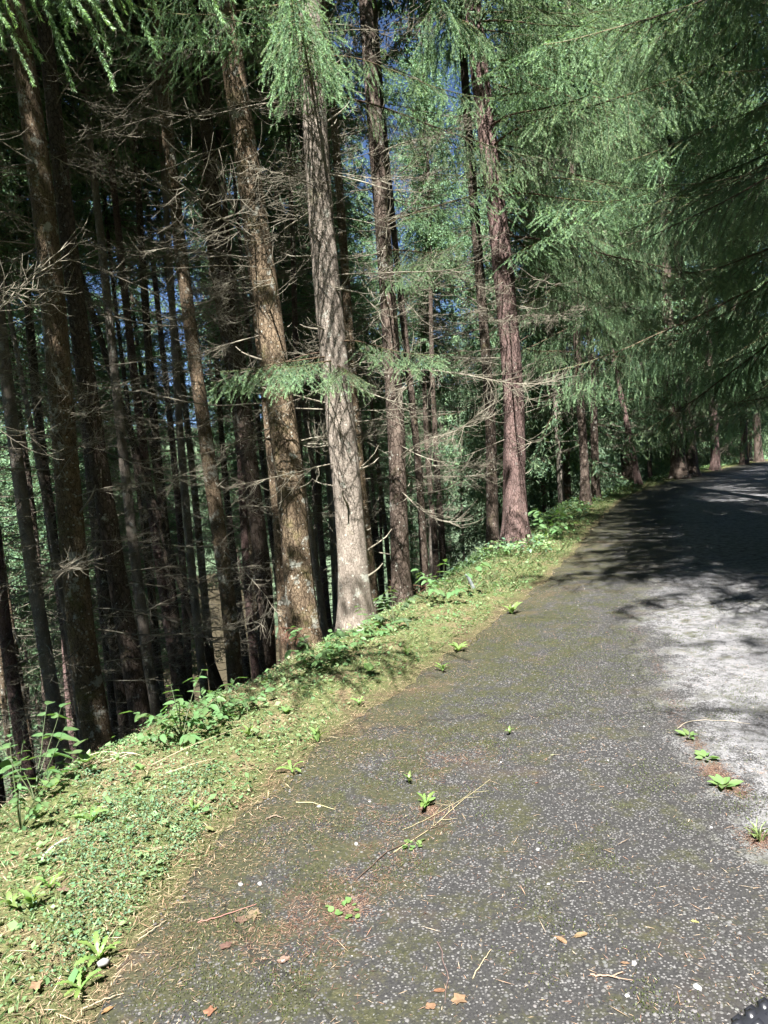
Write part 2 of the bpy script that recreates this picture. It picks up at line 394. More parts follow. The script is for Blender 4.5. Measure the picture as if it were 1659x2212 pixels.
px = x[:, None] + cx * np.cos(ph)[:, None] - cy * np.sin(ph)[:, None]; py = y[:, None] + cx * np.sin(ph)[:, None] + cy * np.cos(ph)[:, None]
z0 = 0.0115
V = np.zeros((n, 9, 3))
V[:, :6, 0] = px; V[:, :6, 1] = py; V[:, :6, 2] = z0
V[:, 6:, 0] = x[:, None] + 0.5 * (px[:, ::2] - x[:, None]); V[:, 6:, 1] = y[:, None] + 0.5 * (py[:, ::2] - y[:, None]); V[:, 6:, 2] = z0 + (r * (0.3 + 0.25 * rng.random(n)))[:, None]
tri = np.array([[0, 1, 6], [1, 7, 6], [1, 2, 7], [2, 3, 7], [3, 8, 7], [3, 4, 8], [4, 5, 8], [5, 6, 8], [5, 0, 6], [6, 7, 8]])
F = (np.arange(n)[:, None, None] * 9 + tri[None]).reshape(-1, 3)
g = 0.04 + 0.085 * rng.random(n) ** 1.7 + 0.25 * (rng.random(n) > 0.996)
cc = g[:, None] * (np.array([1.0, 0.985, 0.975]) + 0.06 * (rng.random((n, 3)) - 0.5))
k = NM('aggregate_stone'); MAT['stone'] = k.finish(k.n('Attribute', attribute_name='Col').outputs['Color'], 0.75, 0.3)
o = obj('aggregate_stones', mesh('aggregate_stones', V.reshape(-1, 3), F, MAT['stone'], True, np.repeat(cc, 9, 0)), road); o['kind'] = 'stuff'

# ------------------------------------------------------------------ conifer building blocks (shared meshes)
def needles_on(P, T, wl, ww, tint, rg, per=2):
    """kite needles round twig samples P with direction T"""
    P = np.repeat(P, per, 0); T = np.repeat(T, per, 0); n = len(P)
    q = unit(np.cross(T, rg.normal(size=(n, 3))))
    d = unit(T * 0.75 + q * 0.75 + np.array([0, 0, -0.12]))
    N = unit(np.cross(d, rg.normal(size=(n, 3))))
    V, F = kites(P, d, N, wl * (0.7 + 0.6 * rg.random(n)), ww * (0.7 + 0.6 * rg.random(n)))
    C = np.repeat(tint if tint.ndim == 2 else np.broadcast_to(tint, (n, 3)), 4, 0)
    return V, F, C
def arc(p0, d0, L, n, grav, lift=0.0, rg=rng, jit=0.05):
    """a twig path that bends by gravity and lifts at its tip"""
    P = [np.array(p0, float)]; d = unit(d0); st = L / (n - 1)
    for i in range(n - 1):
        u = (i + 1) / (n - 1)
        d = unit(d + np.array([0, 0, -grav * (1 - u) + lift * u]) / (n - 1) * 2 + rg.normal(size=3) * jit)
        P.append(P[-1] + d * st)
    return np.array(P)
GREENS = np.array([(0.118, 0.200, 0.112), (0.150, 0.235, 0.130), (0.185, 0.275, 0.150), (0.128, 0.215, 0.138)])
FRESH = np.array((0.36, 0.53, 0.29))
def bough_mesh(seed, L=2.6, comb=0.8, kw=0.0022, kl=0.017, dens=1.5, near=False):
    """a drooping spruce bough along +x with hanging side shoots covered in needles; wood in the same mesh as tubes"""
    rg = np.random.default_rng(seed)
    ax = arc((0, 0, 0), (1, 0, 0.12), L, 22, 0.55, 0.5, rg, 0.03)
    paths = [(ax, np.linspace(0.016, 0.004, len(ax)) * (L / 2.6) ** 0.5)]
    samples = []
    def add(P, step=0.017):
        Ls = np.linalg.norm(np.diff(P, axis=0), axis=1); tot = Ls.sum(); m = max(3, int(tot / step * dens))
        t = np.linspace(0, 1, m); cum = np.concatenate([[0], np.cumsum(Ls)]) / tot
        Q = np.stack([np.interp(t, cum, P[:, k]) for k in range(3)], 1)
        samples.append((Q, unit(np.gradient(Q, axis=0)), t))
    Ta = unit(np.gradient(ax, axis=0))
    nS = int(L / 0.075)
    for i in range(nS):
        u = 0.10 + 0.9 * (i + rg.random()) / nS
        k_ = u * (len(ax) - 1); i0 = int(min(k_, len(ax) - 2)); p = ax[i0] + (ax[i0 + 1] - ax[i0]) * (k_ - i0); t = Ta[i0]
        side = (-1) ** i; lat_ = np.array([-t[1], t[0], 0]) * side
        l = (0.18 + 0.62 * math.sin(min(1.0, u * 1.12) * math.pi) ** 0.7 * (0.55 + 0.5 * rg.random())) * (L / 2.6) ** 0.6
        if u > 0.9: l *= 0.55
        d = t * 0.65 + lat_ * (0.75 - 0.35 * comb * rg.random()) + np.array([0, 0, -0.25 * comb])
        P = arc(p, d, l, 8, 0.9 * comb + 0.2, 0.15, rg, 0.06)
        paths.append((P, np.linspace(0.004, 0.0018, len(P)))); add(P)
        for j in range(int(2 + l * 7)):
            v = 0.15 + 0.8 * rg.random(); kk = v * (len(P) - 1); j0 = int(min(kk, len(P) - 2)); q = P[j0] + (P[j0 + 1] - P[j0]) * (kk - j0); tt = unit(P[j0 + 1] - P[j0])
            l2 = (0.10 + 0.34 * rg.random()) * (1.1 - 0.5 * v)
            sd = unit(np.cross(tt, [0, 0, 1])) * rg.choice([-1, 1])
            P2 = arc(q, tt * 0.5 + sd * 0.6 * (1 - 0.5 * comb) + np.array([0, 0, -0.9 * comb * rg.random()]), l2, 5, 1.3 * comb, 0.1, rg, 0.08)
            add(P2)
    add(ax[int(len(ax) * 0.35):])
    V1, F1 = tubes(paths, 3)
    Q = np.concatenate([s_[0] for s_ in samples]); T = np.concatenate([s_[1] for s_ in samples]); tt = np.concatenate([s_[2] for s_ in samples])
    tint = GREENS[rg.integers(0, 4, len(Q))] * (0.8 + 0.4 * rg.random((len(Q), 1)))
    fr = (np.clip((tt - 0.55) / 0.45, 0, 1) * 0.75)[:, None]
    tint = tint * (1 - fr) + FRESH * fr
    per = 6 if not near else 8
    V2, F2, C2 = needles_on(Q, T, kl, kw, np.repeat(tint, per, 0), rg, per)
    return merge([(V1, F1, (0.12, 0.085, 0.055)), (V2, F2, C2)])
BOUGH = []
for i in range(7):
    V, F, C = bough_mesh(100 + i, 2.3 + 0.25 * (i % 4), 0.45 + 0.15 * (i % 4))
    BOUGH.append(mesh('green_bough', V, F, MAT['needle'], False, C))
V, F, C = bough_mesh(150, 1.5, 0.35); SHORT_BOUGH = [mesh('green_bough', V, F, MAT['needle'], False, C)]
V, F, C = bough_mesh(151, 1.3, 0.5); SHORT_BOUGH.append(mesh('green_bough', V, F, MAT['needle'], False, C))
NEARB = []
for i in range(3):
    V, F, C = bough_mesh(170 + i, 1.9, 0.8, 0.0009, 0.0125, 3.2, True)
    C = np.clip(C * 1.35, 0, 1)
    NEARB.append(mesh('green_bough', V, F, MAT['needle_near'], False, C))

def crown_mesh(seed, H, rmax, lod=1.0):
    """whole upper crown of a spruce: whorls of drooping boughs, hanging shoots as small kites; base at the origin"""
    rg = np.random.default_rng(seed); P_, T_, paths = [], [], []
    h = 0.0
    while h < H - 0.2:
        u = h / H; Lm = rmax * (1 - u) ** 0.75 + 0.15
        for q in range(4 + (u < 0.6)):
            a_ = rg.random() * 6.283; L = Lm * (0.6 + 0.5 * rg.random())
            ax = arc((0, 0, h + 0.25 * rg.random()), (math.cos(a_), math.sin(a_), 0.25 - 0.25 * (1 - u)), L, 9, 0.75 * (1 - u) + 0.1, 0.5, rg, 0.04)
            paths.append((ax[::2], np.linspace(0.02, 0.006, len(ax[::2]))))
            ns = max(5, int(L / 0.11 * lod))
            for i in range(ns):
                v = (i + rg.random()) / ns; kk = v * 8; i0 = int(min(kk, 7)); p = ax[i0] + (ax[i0 + 1] - ax[i0]) * (kk - i0); t = unit(ax[i0 + 1] - ax[i0])
                sd = np.array([-t[1], t[0], 0]) * rg.choice([-1, 1])
                l = (0.2 + 0.5 * math.sin(min(v * 1.1, 1) * math.pi)) * (0.6 + 0.6 * rg.random())
                sp = arc(p, t * 0.6 + sd * 0.8 + np.array([0, 0, -0.4]), l, 6, 1.2, 0.0, rg, 0.1)
                P_.append(sp); T_.append(unit(np.gradient(sp, axis=0)))
        h += 0.42
    P = np.concatenate(P_); T = np.concatenate(T_)
    tint = GREENS[rg.integers(0, 4, len(P))] * (0.8 + 0.5 * rg.random((len(P), 1)))
    V2, F2, C2 = needles_on(P, T, 0.12, 0.017, np.repeat(tint, 3, 0), rg, 3)
    V1, F1 = tubes(paths, 3)
    return merge([(V1, F1, (0.10, 0.075, 0.05)), (V2, F2, C2)])
CROWN = []
for i in range(4):
    V, F, C = crown_mesh(200 + i, 13.0 + i, 2.3 + 0.25 * i)
    CROWN.append((13.0 + i, mesh('crown', V, F, MAT['needle'], False, C)))

def dead_branch_paths(seed, L, brush=1.0, up=0.3, r0=0.008):
    rg = np.random.default_rng(seed)
    ax = arc((0, 0, 0), (1, 0, rg.uniform(-0.25, 0.2)), L, 12, rg.uniform(0.0, 0.5), up * 0.6 + 0.35 * rg.random(), rg, 0.05)
    paths = [(ax, np.linspace(r0, 0.003, 12))]
    for i in range(int(L * 11 * brush)):
        v = 0.15 + 0.85 * rg.random(); kk = v * 11; i0 = int(min(kk, 10)); p = ax[i0] + (ax[i0 + 1] - ax[i0]) * (kk - i0); t = unit(ax[i0 + 1] - ax[i0])
        sd = np.array([-t[1], t[0], 0]) * rg.choice([-1, 1]); l = (0.15 + 0.5 * rg.random() ** 1.5) * (0.6 + L * 0.25) * (1.15 - 0.6 * v)
        P = arc(p, t * 0.8 + sd * 0.8 + np.array([0, 0, rg.uniform(-0.45, 0.25)]), l, 7, rg.uniform(0, 0.5), rg.uniform(0.0, 0.8), rg, 0.07)
        paths.append((P, np.linspace(0.0032, 0.0013, 7)))
        for j in range(int(l * 8 * brush + rg.random())):
            v = 0.2 + 0.75 * rg.random(); kk = v * 6; j0 = int(min(kk, 5)); q = P[j0] + (P[j0 + 1] - P[j0]) * (kk - j0); tt = unit(P[j0 + 1] - P[j0])
            s2 = unit(np.cross(tt, rg.normal(size=3)))
            P2 = arc(q, tt * 0.8 + s2 * 0.7, 0.08 + 0.22 * rg.random(), 4, 0.1, 0.5, rg, 0.12)
            paths.append((P2, np.linspace(0.0019, 0.0011, 4)))
    return paths
DEAD = []
for i in range(12):
    V, F = tubes(dead_branch_paths(300 + i, (0.7, 1.0, 1.3, 1.6, 1.9, 1.2)[i % 6], (0.8, 1.0, 1.5, 1.1, 1.7, 0.6)[i % 6]), 4)
    DEAD.append(mesh('dead_branch', V, F, MAT['twig'], True))
STUB = []
for i in range(4):
    rg = np.random.default_rng(350 + i)
    V, F = tubes([(arc((0, 0, 0), (1, 0, 0.1), 0.10 + 0.09 * i, 5, 0.2, 0.5, rg, 0.08), np.linspace(0.012, 0.004, 5))], 5)
    STUB.append(mesh('branch_stub', V, F, MAT['twig'], True))
LONGDEAD = []
for i in range(5):
    V, F = tubes(dead_branch_paths(330 + i, 2.3 + 0.25 * i, 1.0, 0.35, 0.008), 5)
    LONGDEAD.append(mesh('dead_branch', V, F, MAT['twig'], True))
def dead_set(seed, h0, h1, n, r, scale=1.0):
    """all bare branches of a far trunk"""
    rg = np.random.default_rng(seed); out = []
    for i in range(n):
        h = rg.uniform(h0, h1); a_ = rg.random() * 6.283; L = rg.uniform(0.35, 1.3) * scale
        p0 = np.array([math.cos(a_) * r * 0.6, math.sin(a_) * r * 0.6, h])
        ax = arc(p0, (math.cos(a_), math.sin(a_), rg.uniform(-0.35, 0.15)), L, 6, rg.uniform(0.0, 0.5), rg.uniform(0.1, 0.9), rg, 0.07)
        out.append((ax, np.linspace(0.010, 0.003, 6)))
        for j in range(int(L * 5)):
            q = ax[rg.integers(1, 6)]; sd = rg.normal(size=3); sd[2] *= 0.5
            out.append((arc(q, np.array([math.cos(a_), math.sin(a_), 0]) * 0.7 + sd * 0.5, 0.15 + 0.4 * rg.random(), 4, 0.2, 0.7, rg, 0.1), np.linspace(0.004, 0.002, 4)))
    return tubes(out, 3)
DEADSET = []
for i in range(5):
    V, F = dead_set(370 + i, 0.8, 10.5, 75, 0.09, 1.0)
    DEADSET.append(mesh('dead_branches', V, F, MAT['twig'], True))

def trunk_mesh(seed, H, r0, sides=20, rings=46, flare=0.55, lump=0.05, wob=0.06):
    rg = np.random.default_rng(seed)
    u = np.linspace(0, 1, rings); h = -0.7 + (H + 0.7) * u ** 1.35
    r = r0 * (1 - 0.88 * np.clip(h / H, 0, 1)) + r0 * flare * np.exp(-np.maximum(h, -0.2) / 0.28) * 0.6
    an = np.arange(sides) * 2 * math.pi / sides
    ph = rg.random(4) * 6.28
    cx = wob * np.sin(h * 0.5 + ph[0]) * np.clip(h / 2, 0, 1); cy = wob * np.sin(h * 0.43 + ph[1]) * np.clip(h / 2, 0, 1)
    rad = r[:, None] * (1 + lump * np.sin(3 * an[None] + ph[2] + h[:, None] * 0.6) + lump * 0.8 * (fbm(an[None] * 2.2 + seed, h[:, None] * 3.0, seed) - 0.5) * 2
                        + 0.16 * np.exp(-np.maximum(h, 0)[:, None] / 0.35) * np.sin(5 * an[None] + ph[3]))
    rad = rad * (1 + 0.08 * np.maximum(0, vnoise(h * 1.4, h * 0 + seed, 5) - 0.6)[:, None] * 2)
    V = np.stack([cx[:, None] + rad * np.cos(an)[None], cy[:, None] + rad * np.sin(an)[None], np.broadcast_to(h[:, None], rad.shape)], -1).reshape(-1, 3)
    i = np.arange(rings - 1)[:, None] * sides; j = np.arange(sides)[None]; k_ = (j + 1) % sides
    F = np.stack([i + j, i + k_, i + sides + k_, i + sides + j], -1).reshape(-1, 4)
    # knots: dark little collars where branches broke off
    return V, F, (lambda hh: (np.interp(hh, h, cx), np.interp(hh, h, cy), np.interp(hh, h, r)))

def axis_M(dirv):
    z = Vector(dirv).normalized(); x = Vector((1, 0, 0)); x = (x - z * x.dot(z)).normalized(); y = z.cross(x)
    m = Matrix.Identity(4)
    for i in range(3): m[i][0] = x[i]; m[i][1] = y[i]; m[i][2] = z[i]
    return m
def branch_M(p, az, pitch, roll, sc):
    return Matrix.Translation(Vector(p)) @ Matrix.Rotation(az, 4, 'Z') @ Matrix.Rotation(-pitch, 4, 'Y') @ Matrix.Rotation(roll, 4, 'X') @ Matrix.Diagonal((*([sc] * 3), 1))
TREE_N = [0]
def tree(label, base, dirv, H, r0, bark='bark_grey', group=None, name='spruce_tree', dead=(), boughs=(), crown=None, sides=20, rings=46, stubs=0, seed=None, lump=0.05, wob=0.05):
    """dead: (n, h0, h1[, az range]) random bare branches; boughs: list of (h, az, scale, pitch); crown: (start height, index, radius scale)"""
    TREE_N[0] += 1; seed = seed or 1000 + TREE_N[0]
    rg = np.random.default_rng(seed)
    t = thing(name, label, 'tree', base, 0, group)
    t.matrix_basis = Matrix.Translation(Vector(base)) @ axis_M(dirv)
    V, F, axis = trunk_mesh(seed, H, r0, sides, rings, 0.8, lump, wob)
    obj('trunk', mesh('trunk', V, F, MAT[bark], True), t)
    for dd in dead:
        n_, h0, h1 = dd[:3]; az0, az1 = dd[3:5] if len(dd) > 3 else (0, 2 * math.pi)
        for i in range(n_):
            h = h0 + (h1 - h0) * (i + rg.random()) / n_; az = rg.uniform(az0, az1)
            cx, cy, r = axis(h)
            obj('dead_branch', DEAD[rg.integers(0, len(DEAD))], t, branch_M((cx + math.cos(az) * r * 0.75, cy + math.sin(az) * r * 0.75, h), az, rg.uniform(-0.3, 0.35), rg.uniform(-0.5, 0.5), rg.uniform(0.75, 1.25)))
    for i in range(stubs):
        h = rg.uniform(0.5, 6); az = rg.random() * 6.28; cx, cy, r = axis(h)
        obj('branch_stub', STUB[rg.integers(0, 4)], t, branch_M((cx + math.cos(az) * r * 0.85, cy + math.sin(az) * r * 0.85, h), az, rg.uniform(-0.2, 0.5), 0, rg.uniform(0.7, 1.3)))
    for bq in boughs:
        h, az, sc, pi_ = bq[:4]; pool = bq[4] if len(bq) > 4 else BOUGH
        cx, cy, r = axis(h)
        obj('green_bough', pool[rg.integers(0, len(pool))], t, branch_M((cx + math.cos(az) * r * 0.6, cy + math.sin(az) * r * 0.6, h), az, pi_, rg.uniform(-0.15, 0.15), sc))
    if crown:
        h0, ci, rs = crown
        hc, me = CROWN[ci % 4]; sz = (H - h0 + 0.3) / hc
        cx, cy, r = axis(h0)
        obj('crown', me, t, Matrix.Translation(Vector((cx, cy, h0))) @ Matrix.Rotation(rg.random() * 6.28, 4, 'Z') @ Matrix.Diagonal((rs, rs, sz, 1)))
    return t
def tree_px(label, xb, yb, xt, yt, wpx, D, **kw):
    """a tree whose trunk axis passes through two sighted points at distance D; diameter from its sighted width"""
    p1 = at_depth(xb, yb, D); p2 = at_depth(xt, yt, D)
    d = unit(p2 - p1)
    p = p1.copy()
    for _ in range(30):
        gz = ground(float(p[0]), float(p[1])); p = p + d * ((gz - p[2]) / d[2]) * 0.7
    return tree(label, tuple(p), tuple(d), kw.pop('H', 21.0), wpx * D / 1550 / 2 * 1.12, **kw)
def rand_boughs(n, h0, h1, az0, az1, s0, s1, seed, pool=None):
    rg = np.random.default_rng(seed)
    return [(h0 + (h1 - h0) * (i + rg.random()) / n, rg.uniform(az0, az1), rg.uniform(s0, s1), rg.uniform(-0.45, 0.1)) + ((pool,) if pool else ()) for i in range(n)]
PI = math.pi

# ------------------------------------------------------------------ the front row of trees below the verge (sighted one by one)
# local heights: the base lies well below the road, so a sight height z on the road's level is z - base_z along the trunk
tree_px('leftmost big spruce, lichen-spotted trunk with a pale swollen bend', 225, 1640, 28, 100, 56, 8.0, bark='bark_moss', dead=((45, 1.5, 9.5),), crown=(11.1, 0, 1.0), stubs=8, wob=0.12)
tree_px('smooth brown spruce trunk just right of the lichen-spotted leftmost one', 301, 1550, 100, 117, 42, 8.6, bark='bark_brown', dead=((39, 2.0, 9.5),), crown=(11.1, 1, 1.0), stubs=14)
tree_px('slim pale spruce with white lichen crusts low on its trunk', 508, 1490, 370, 283, 32, 9.8, bark='bark_moss', dead=((36, 2.0, 9.0),), crown=(10.6, 2, 0.9), stubs=8)
tree_px('stout mossy brown spruce standing left of the palest trunk', 651, 1333, 511, 183, 58, 7.9, bark='bark_moss', stubs=6,
        dead=((33, 2.5, 8.0),), boughs=rand_boughs(5, 6.3, 7.6, -2.6, -0.2, 0.5, 0.8, 41), crown=(9.6, 3, 1.0))
tree_px('thin spruce pressed against the left side of the stout mossy one', 617, 1400, 555, 700, 26, 8.6, bark='bark_moss', dead=((12, 3.0, 8.0),), crown=(10.6, 0, 0.7), stubs=5)
tree_px('palest grey spruce in the centre with smooth bark and dark knots', 767, 1373, 682, 0, 58, 7.6, bark='bark_grey', stubs=26, wob=0.08,
        dead=((30, 1.8, 7.0),), boughs=rand_boughs(9, 5.4, 6.8, -3.0, 0.3, 0.6, 0.9, 42) + [(2.95, -2.3, 0.95, -0.15, SHORT_BOUGH), (2.85, -1.3, 0.8, -0.2, SHORT_BOUGH), (3.0, -2.8, 0.8, -0.1, SHORT_BOUGH), (2.9, -1.8, 0.9, -0.15, SHORT_BOUGH), (3.1, -0.6, 0.8, -0.1, SHORT_BOUGH)], crown=(8.9, 1, 1.0))
tree_px('dark-topped brown spruce right of the palest trunk', 870, 1340, 802, 100, 36, 8.9, bark='bark_brown', stubs=8, dead=((36, 1.5, 8.0),), boughs=rand_boughs(3, 3.8, 5.0, -1.5, 0.8, 0.45, 0.7, 43), crown=(13.0, 2, 0.8))
tree_px('slim spruce with ivy-like patch behind the leafy shrub', 916, 1240, 880, 800, 15, 10.5, bark='bark_brown', dead=((21, 1.5, 8.0),), crown=(9.1, 0, 0.7), stubs=6)
tree_px('reddish scaly spruce with bulging base at the verge', 1115, 1180, 1073, 560, 43, 11.2, bark='bark_red', lump=0.12, stubs=8, wob=0.1,
        dead=((39, 1.5, 6.0),), boughs=rand_boughs(30, 4.3, 9.0, -2.0, 0.9, 0.9, 1.3, 44), crown=(8.8, 3, 0.75))
tree_px('slender dark spruce close behind the reddish scaly one', 1068, 1220, 1040, 700, 22, 12.5, bark='bark_brown', dead=((27, 1.5, 7.0),), boughs=rand_boughs(8, 6.0, 9.0, -1.6, 0.8, 0.8, 1.1, 45), crown=(9.6, 1, 0.65), stubs=4)
tree_px('spruce at the far left with cracked bark behind overhanging leaves', 125, 1560, 5, 700, 30, 9.4, bark='bark_grey', dead=((33, 1.5, 8.0),), crown=(10.1, 2, 0.9), stubs=6)
tree_px('dim trunk between the two big leftmost spruces', 262, 1500, 200, 1000, 25, 10.8, bark='bark_brown', dead=((24, 1.5, 9.0),), crown=(11.1, 3, 0.8), stubs=6)
tree_px('slim sunlit trunk behind the leftmost big spruce', 145, 1400, 97, 1106, 14, 13.0, bark='bark_grey', dead=((21, 1.5, 9.0),), crown=(10.6, 0, 0.8))
tree_px('leaning spruce trunk slanting right behind the smooth brown one', 475, 1480, 250, 830, 17, 12.0, bark='bark_brown', dead=((15, 2.5, 9.0),), crown=(11.6, 1, 0.7), H=19)
tree_px('straight grey pole trunk left of the lichen-crusted slim spruce', 443, 1500, 405, 1050, 18, 11.5, bark='bark_grey', dead=((24, 1.5, 9.0),), crown=(10.6, 2, 0.8))
tree_px('blackish trunk standing in deep shade left of the leaning one', 393, 1500, 360, 1130, 20, 12.2, bark='bark_brown', dead=((24, 1.5, 9.0),), crown=(10.6, 3, 0.8))
tree_px('thin trunk in the bright gap right of the smooth brown spruce', 340, 1500, 300, 1106, 12, 14.0, bark='bark_brown', dead=((24, 1.5, 9.0),), crown=(11.1, 0, 0.8))
tree_px('reddish thin spruce right of the lichen-crusted slim one', 555, 1450, 525, 1050, 17, 12.5, bark='bark_red', dead=((24, 1.5, 9.0),), crown=(10.6, 1, 0.8))
tree_px('slim grey spruce between the stout mossy and the palest trunk', 694, 1326, 660, 1106, 15, 11.0, bark='bark_grey', dead=((21, 1.5, 8.0),), crown=(10.1, 2, 0.8), stubs=4)
tree_px('dim mossy trunk right behind the palest grey spruce', 810, 1306, 792, 1106, 21, 10.8, bark='bark_moss', dead=((21, 1.5, 8.0),), crown=(10.1, 3, 0.8), stubs=4)
# along the far verge, towards the bend
tree_px('dark twin spruce left of the bend, the left one of the pair', 1266, 1100, 1258, 900, 17, 17.5, bark='bark_brown', dead=((14, 1.0, 5.0),), boughs=rand_boughs(26, 3.0, 13, -3.1, 0.6, 0.8, 1.2, 51), crown=(10, 0, 1.1))
tree_px('dark twin spruce left of the bend, the right one of the pair', 1288, 1090, 1280, 900, 15, 18.5, bark='bark_brown', dead=((12, 1.0, 5.0),), boughs=rand_boughs(26, 3.5, 13, -3.1, 0.6, 0.8, 1.2, 52), crown=(10, 1, 1.1))
tree_px('short leaning sunlit trunk where the verge narrows', 1380, 1050, 1365, 970, 11, 24.0, bark='bark_red', dead=((10, 1.0, 4.0),), boughs=rand_boughs(22, 2.8, 14, -3.1, 0.6, 0.9, 1.3, 53), crown=(11, 2, 1.1))
tree_px('thick black trunk at the bend, left of its close neighbour', 1466, 1025, 1458, 900, 27, 26.5, bark='bark_brown', dead=((10, 1.5, 4.0),), boughs=rand_boughs(24, 3.8, 16, -3.1, 0.6, 1.0, 1.5, 54), crown=(12, 3, 1.3))
tree_px('thick black trunk at the bend, right of its close neighbour', 1496, 1020, 1488, 900, 21, 27.5, bark='bark_brown', dead=((10, 1.5, 4.0),), boughs=rand_boughs(24, 4.0, 16, -3.1, 0.6, 1.0, 1.5, 55), crown=(12, 0, 1.3))
tree_px('sunlit reddish trunk past the bend beside bright green undergrowth', 1545, 1010, 1540, 920, 16, 31.0, bark='bark_red', dead=((8, 1.5, 4.0),), boughs=rand_boughs(22, 4.0, 17, -3.1, 0.6, 1.0, 1.5, 56), crown=(12, 1, 1.3))
tree_px('dark trunk near the right border past the bend', 1608, 1000, 1603, 900, 13, 35.0, bark='bark_brown', dead=((8, 1.5, 4.0),), boughs=rand_boughs(20, 4.0, 17, -3.1, 0.6, 1.0, 1.5, 57), crown=(12, 2, 1.3))
tree_px('rightmost dark trunk standing behind the road bend', 1640, 998, 1635, 900, 14, 37.0, bark='bark_brown', dead=((8, 1.5, 4.0),), boughs=rand_boughs(20, 4.0, 17, -3.1, 0.6, 1.0, 1.5, 58), crown=(12, 3, 1.3))

# the roadside spruce just out of frame on the left: bare branches reach in, and fresh boughs hang into the top of the view
nb = tree('roadside spruce left of the frame whose boughs hang into view', (-3.1, 2.5, ground(-3.1, 2.5)), (0.02, 0.0, 1.0), 20.0, 0.19, bark='bark_moss', dead=((10, 4.0, 8.5),), crown=(8.0, 0, 0.9))
bz = nb.location.z
for i, (z, az, sc, pt) in enumerate([(1.45, 0.60, 0.95, 0.40), (2.5, 0.85, 0.75, 0.2), (2.1, 1.0, 0.8, 0.2)]):
    obj('dead_branch', LONGDEAD[i % 5], nb, branch_M((0.05, 0.05, z - bz), az, pt, 0.3 * i, sc))
for i, (z, az, sc, pt, j) in enumerate([(3.94, 0.0, 1.3, 0.10, 0), (4.0, -0.12, 1.4, 0.10, 1), (3.98, 0.12, 1.5, 0.08, 2), (4.1, -0.05, 1.55, 0.08, 0)]):
    obj('green_bough', NEARB[j], nb, branch_M((0.08, 0, z - bz), az, pt, 0.0, sc))

# trees on the uphill side, right of the frame, whose boughs reach over the road
def right_tree(label, x, y, H, r0, nb_, seed, h0=2.4, h1=8.5, s0=1.0, s1=1.45, az=(1.7, 4.6), cr=(9.0, 0, 1.0)):
    return tree(label, (x, y, ground(x, y)), (0, 0, 1), H, r0, bark='bark_brown', dead=((6, 1.5, 5.0),), boughs=rand_boughs(nb_, h0, h1, az[0], az[1], s0, s1, seed), crown=cr)
right_tree('shaded spruce on the uphill bank, nearest of those whose boughs darken the top right', 4.7, 5.6, 22, 0.24, 30, 61, h0=2.6, h1=8.0, s0=0.85, s1=1.12, az=(2.0, 4.4), cr=(8.3, 0, 0.85))
right_tree('shaded spruce on the uphill bank, middle one of those over the road', 6.3, 9.2, 22, 0.24, 22, 62, s0=1.05, s1=1.4, cr=(7.5, 1, 1.15))
right_tree('shaded spruce on the uphill bank, farthest of those over the road', 8.3, 13.4, 23, 0.25, 20, 63, s0=1.05, s1=1.4, cr=(8.5, 2, 1.1))
right_tree('uphill spruce shading the bend of the road', 11.4, 18.6, 23, 0.25, 18, 64, cr=(8.0, 3, 1.2))
right_tree('uphill spruce beyond the bend, inner side', 16.5, 25.0, 23, 0.25, 18, 65, cr=(8.0, 0, 1.2))
right_tree('tall spruce on the bank beside the viewpoint, casting the road shadow', 4.7, 1.9, 23, 0.26, 26, 66, h0=7.0, h1=12, s0=1.1, s1=1.35, cr=(8.5, 1, 1.4))
right_tree('tall unseen spruce on the bank close beside the viewpoint, added to shade the right-hand boughs', 5.0, -1.0, 23, 0.25, 10, 68, h0=7.0, cr=(8.0, 3, 1.2))  # unseen tree, added so its crown shades the boughs at the right
right_tree('tall spruce on the bank behind the viewpoint, casting the road shadow', 4.2, -3.0, 23, 0.26, 14, 67, h0=6.0, cr=(8.0, 2, 1.0))
for i, (x, y, lab) in enumerate([(-4.5, 0.2, 'unseen slope spruce added for shade just behind the left border, close below the verge'), (-5.2, 3.9, 'unseen slope spruce added for shade outside the left border, closest to the big trunks'), (-6.4, 1.6, 'unseen slope spruce added for shade below the verge, nearest outside the left border'), (-6.6, 5.2, 'unseen slope spruce added for shade outside the left border beside the cracked-bark trunk'), (-8.6, -0.6, 'unseen slope spruce added for shade behind the viewpoint, farther down'), (-9.5, 3.5, 'unseen slope spruce added for shade outside the left border, third one down'), (-8.5, 8.2, 'unseen slope spruce added for shade outside the left border, level with the big trunks'), (-12.0, 6.0, 'unseen slope spruce added for shade outside the left border, low down'), (-12.5, 11.5, 'unseen slope spruce added for shade outside the left border, lowest and farthest')]):
    tree(lab, (x, y, ground(x, y)), (0, 0, 1), 20, 0.17, bark='bark_brown', dead=((8, 3, 9),), crown=(8.0 + 0.7 * i, i, 0.95), sides=12, rings=26)  # unseen slope trees, added so their crowns shade the left trunks
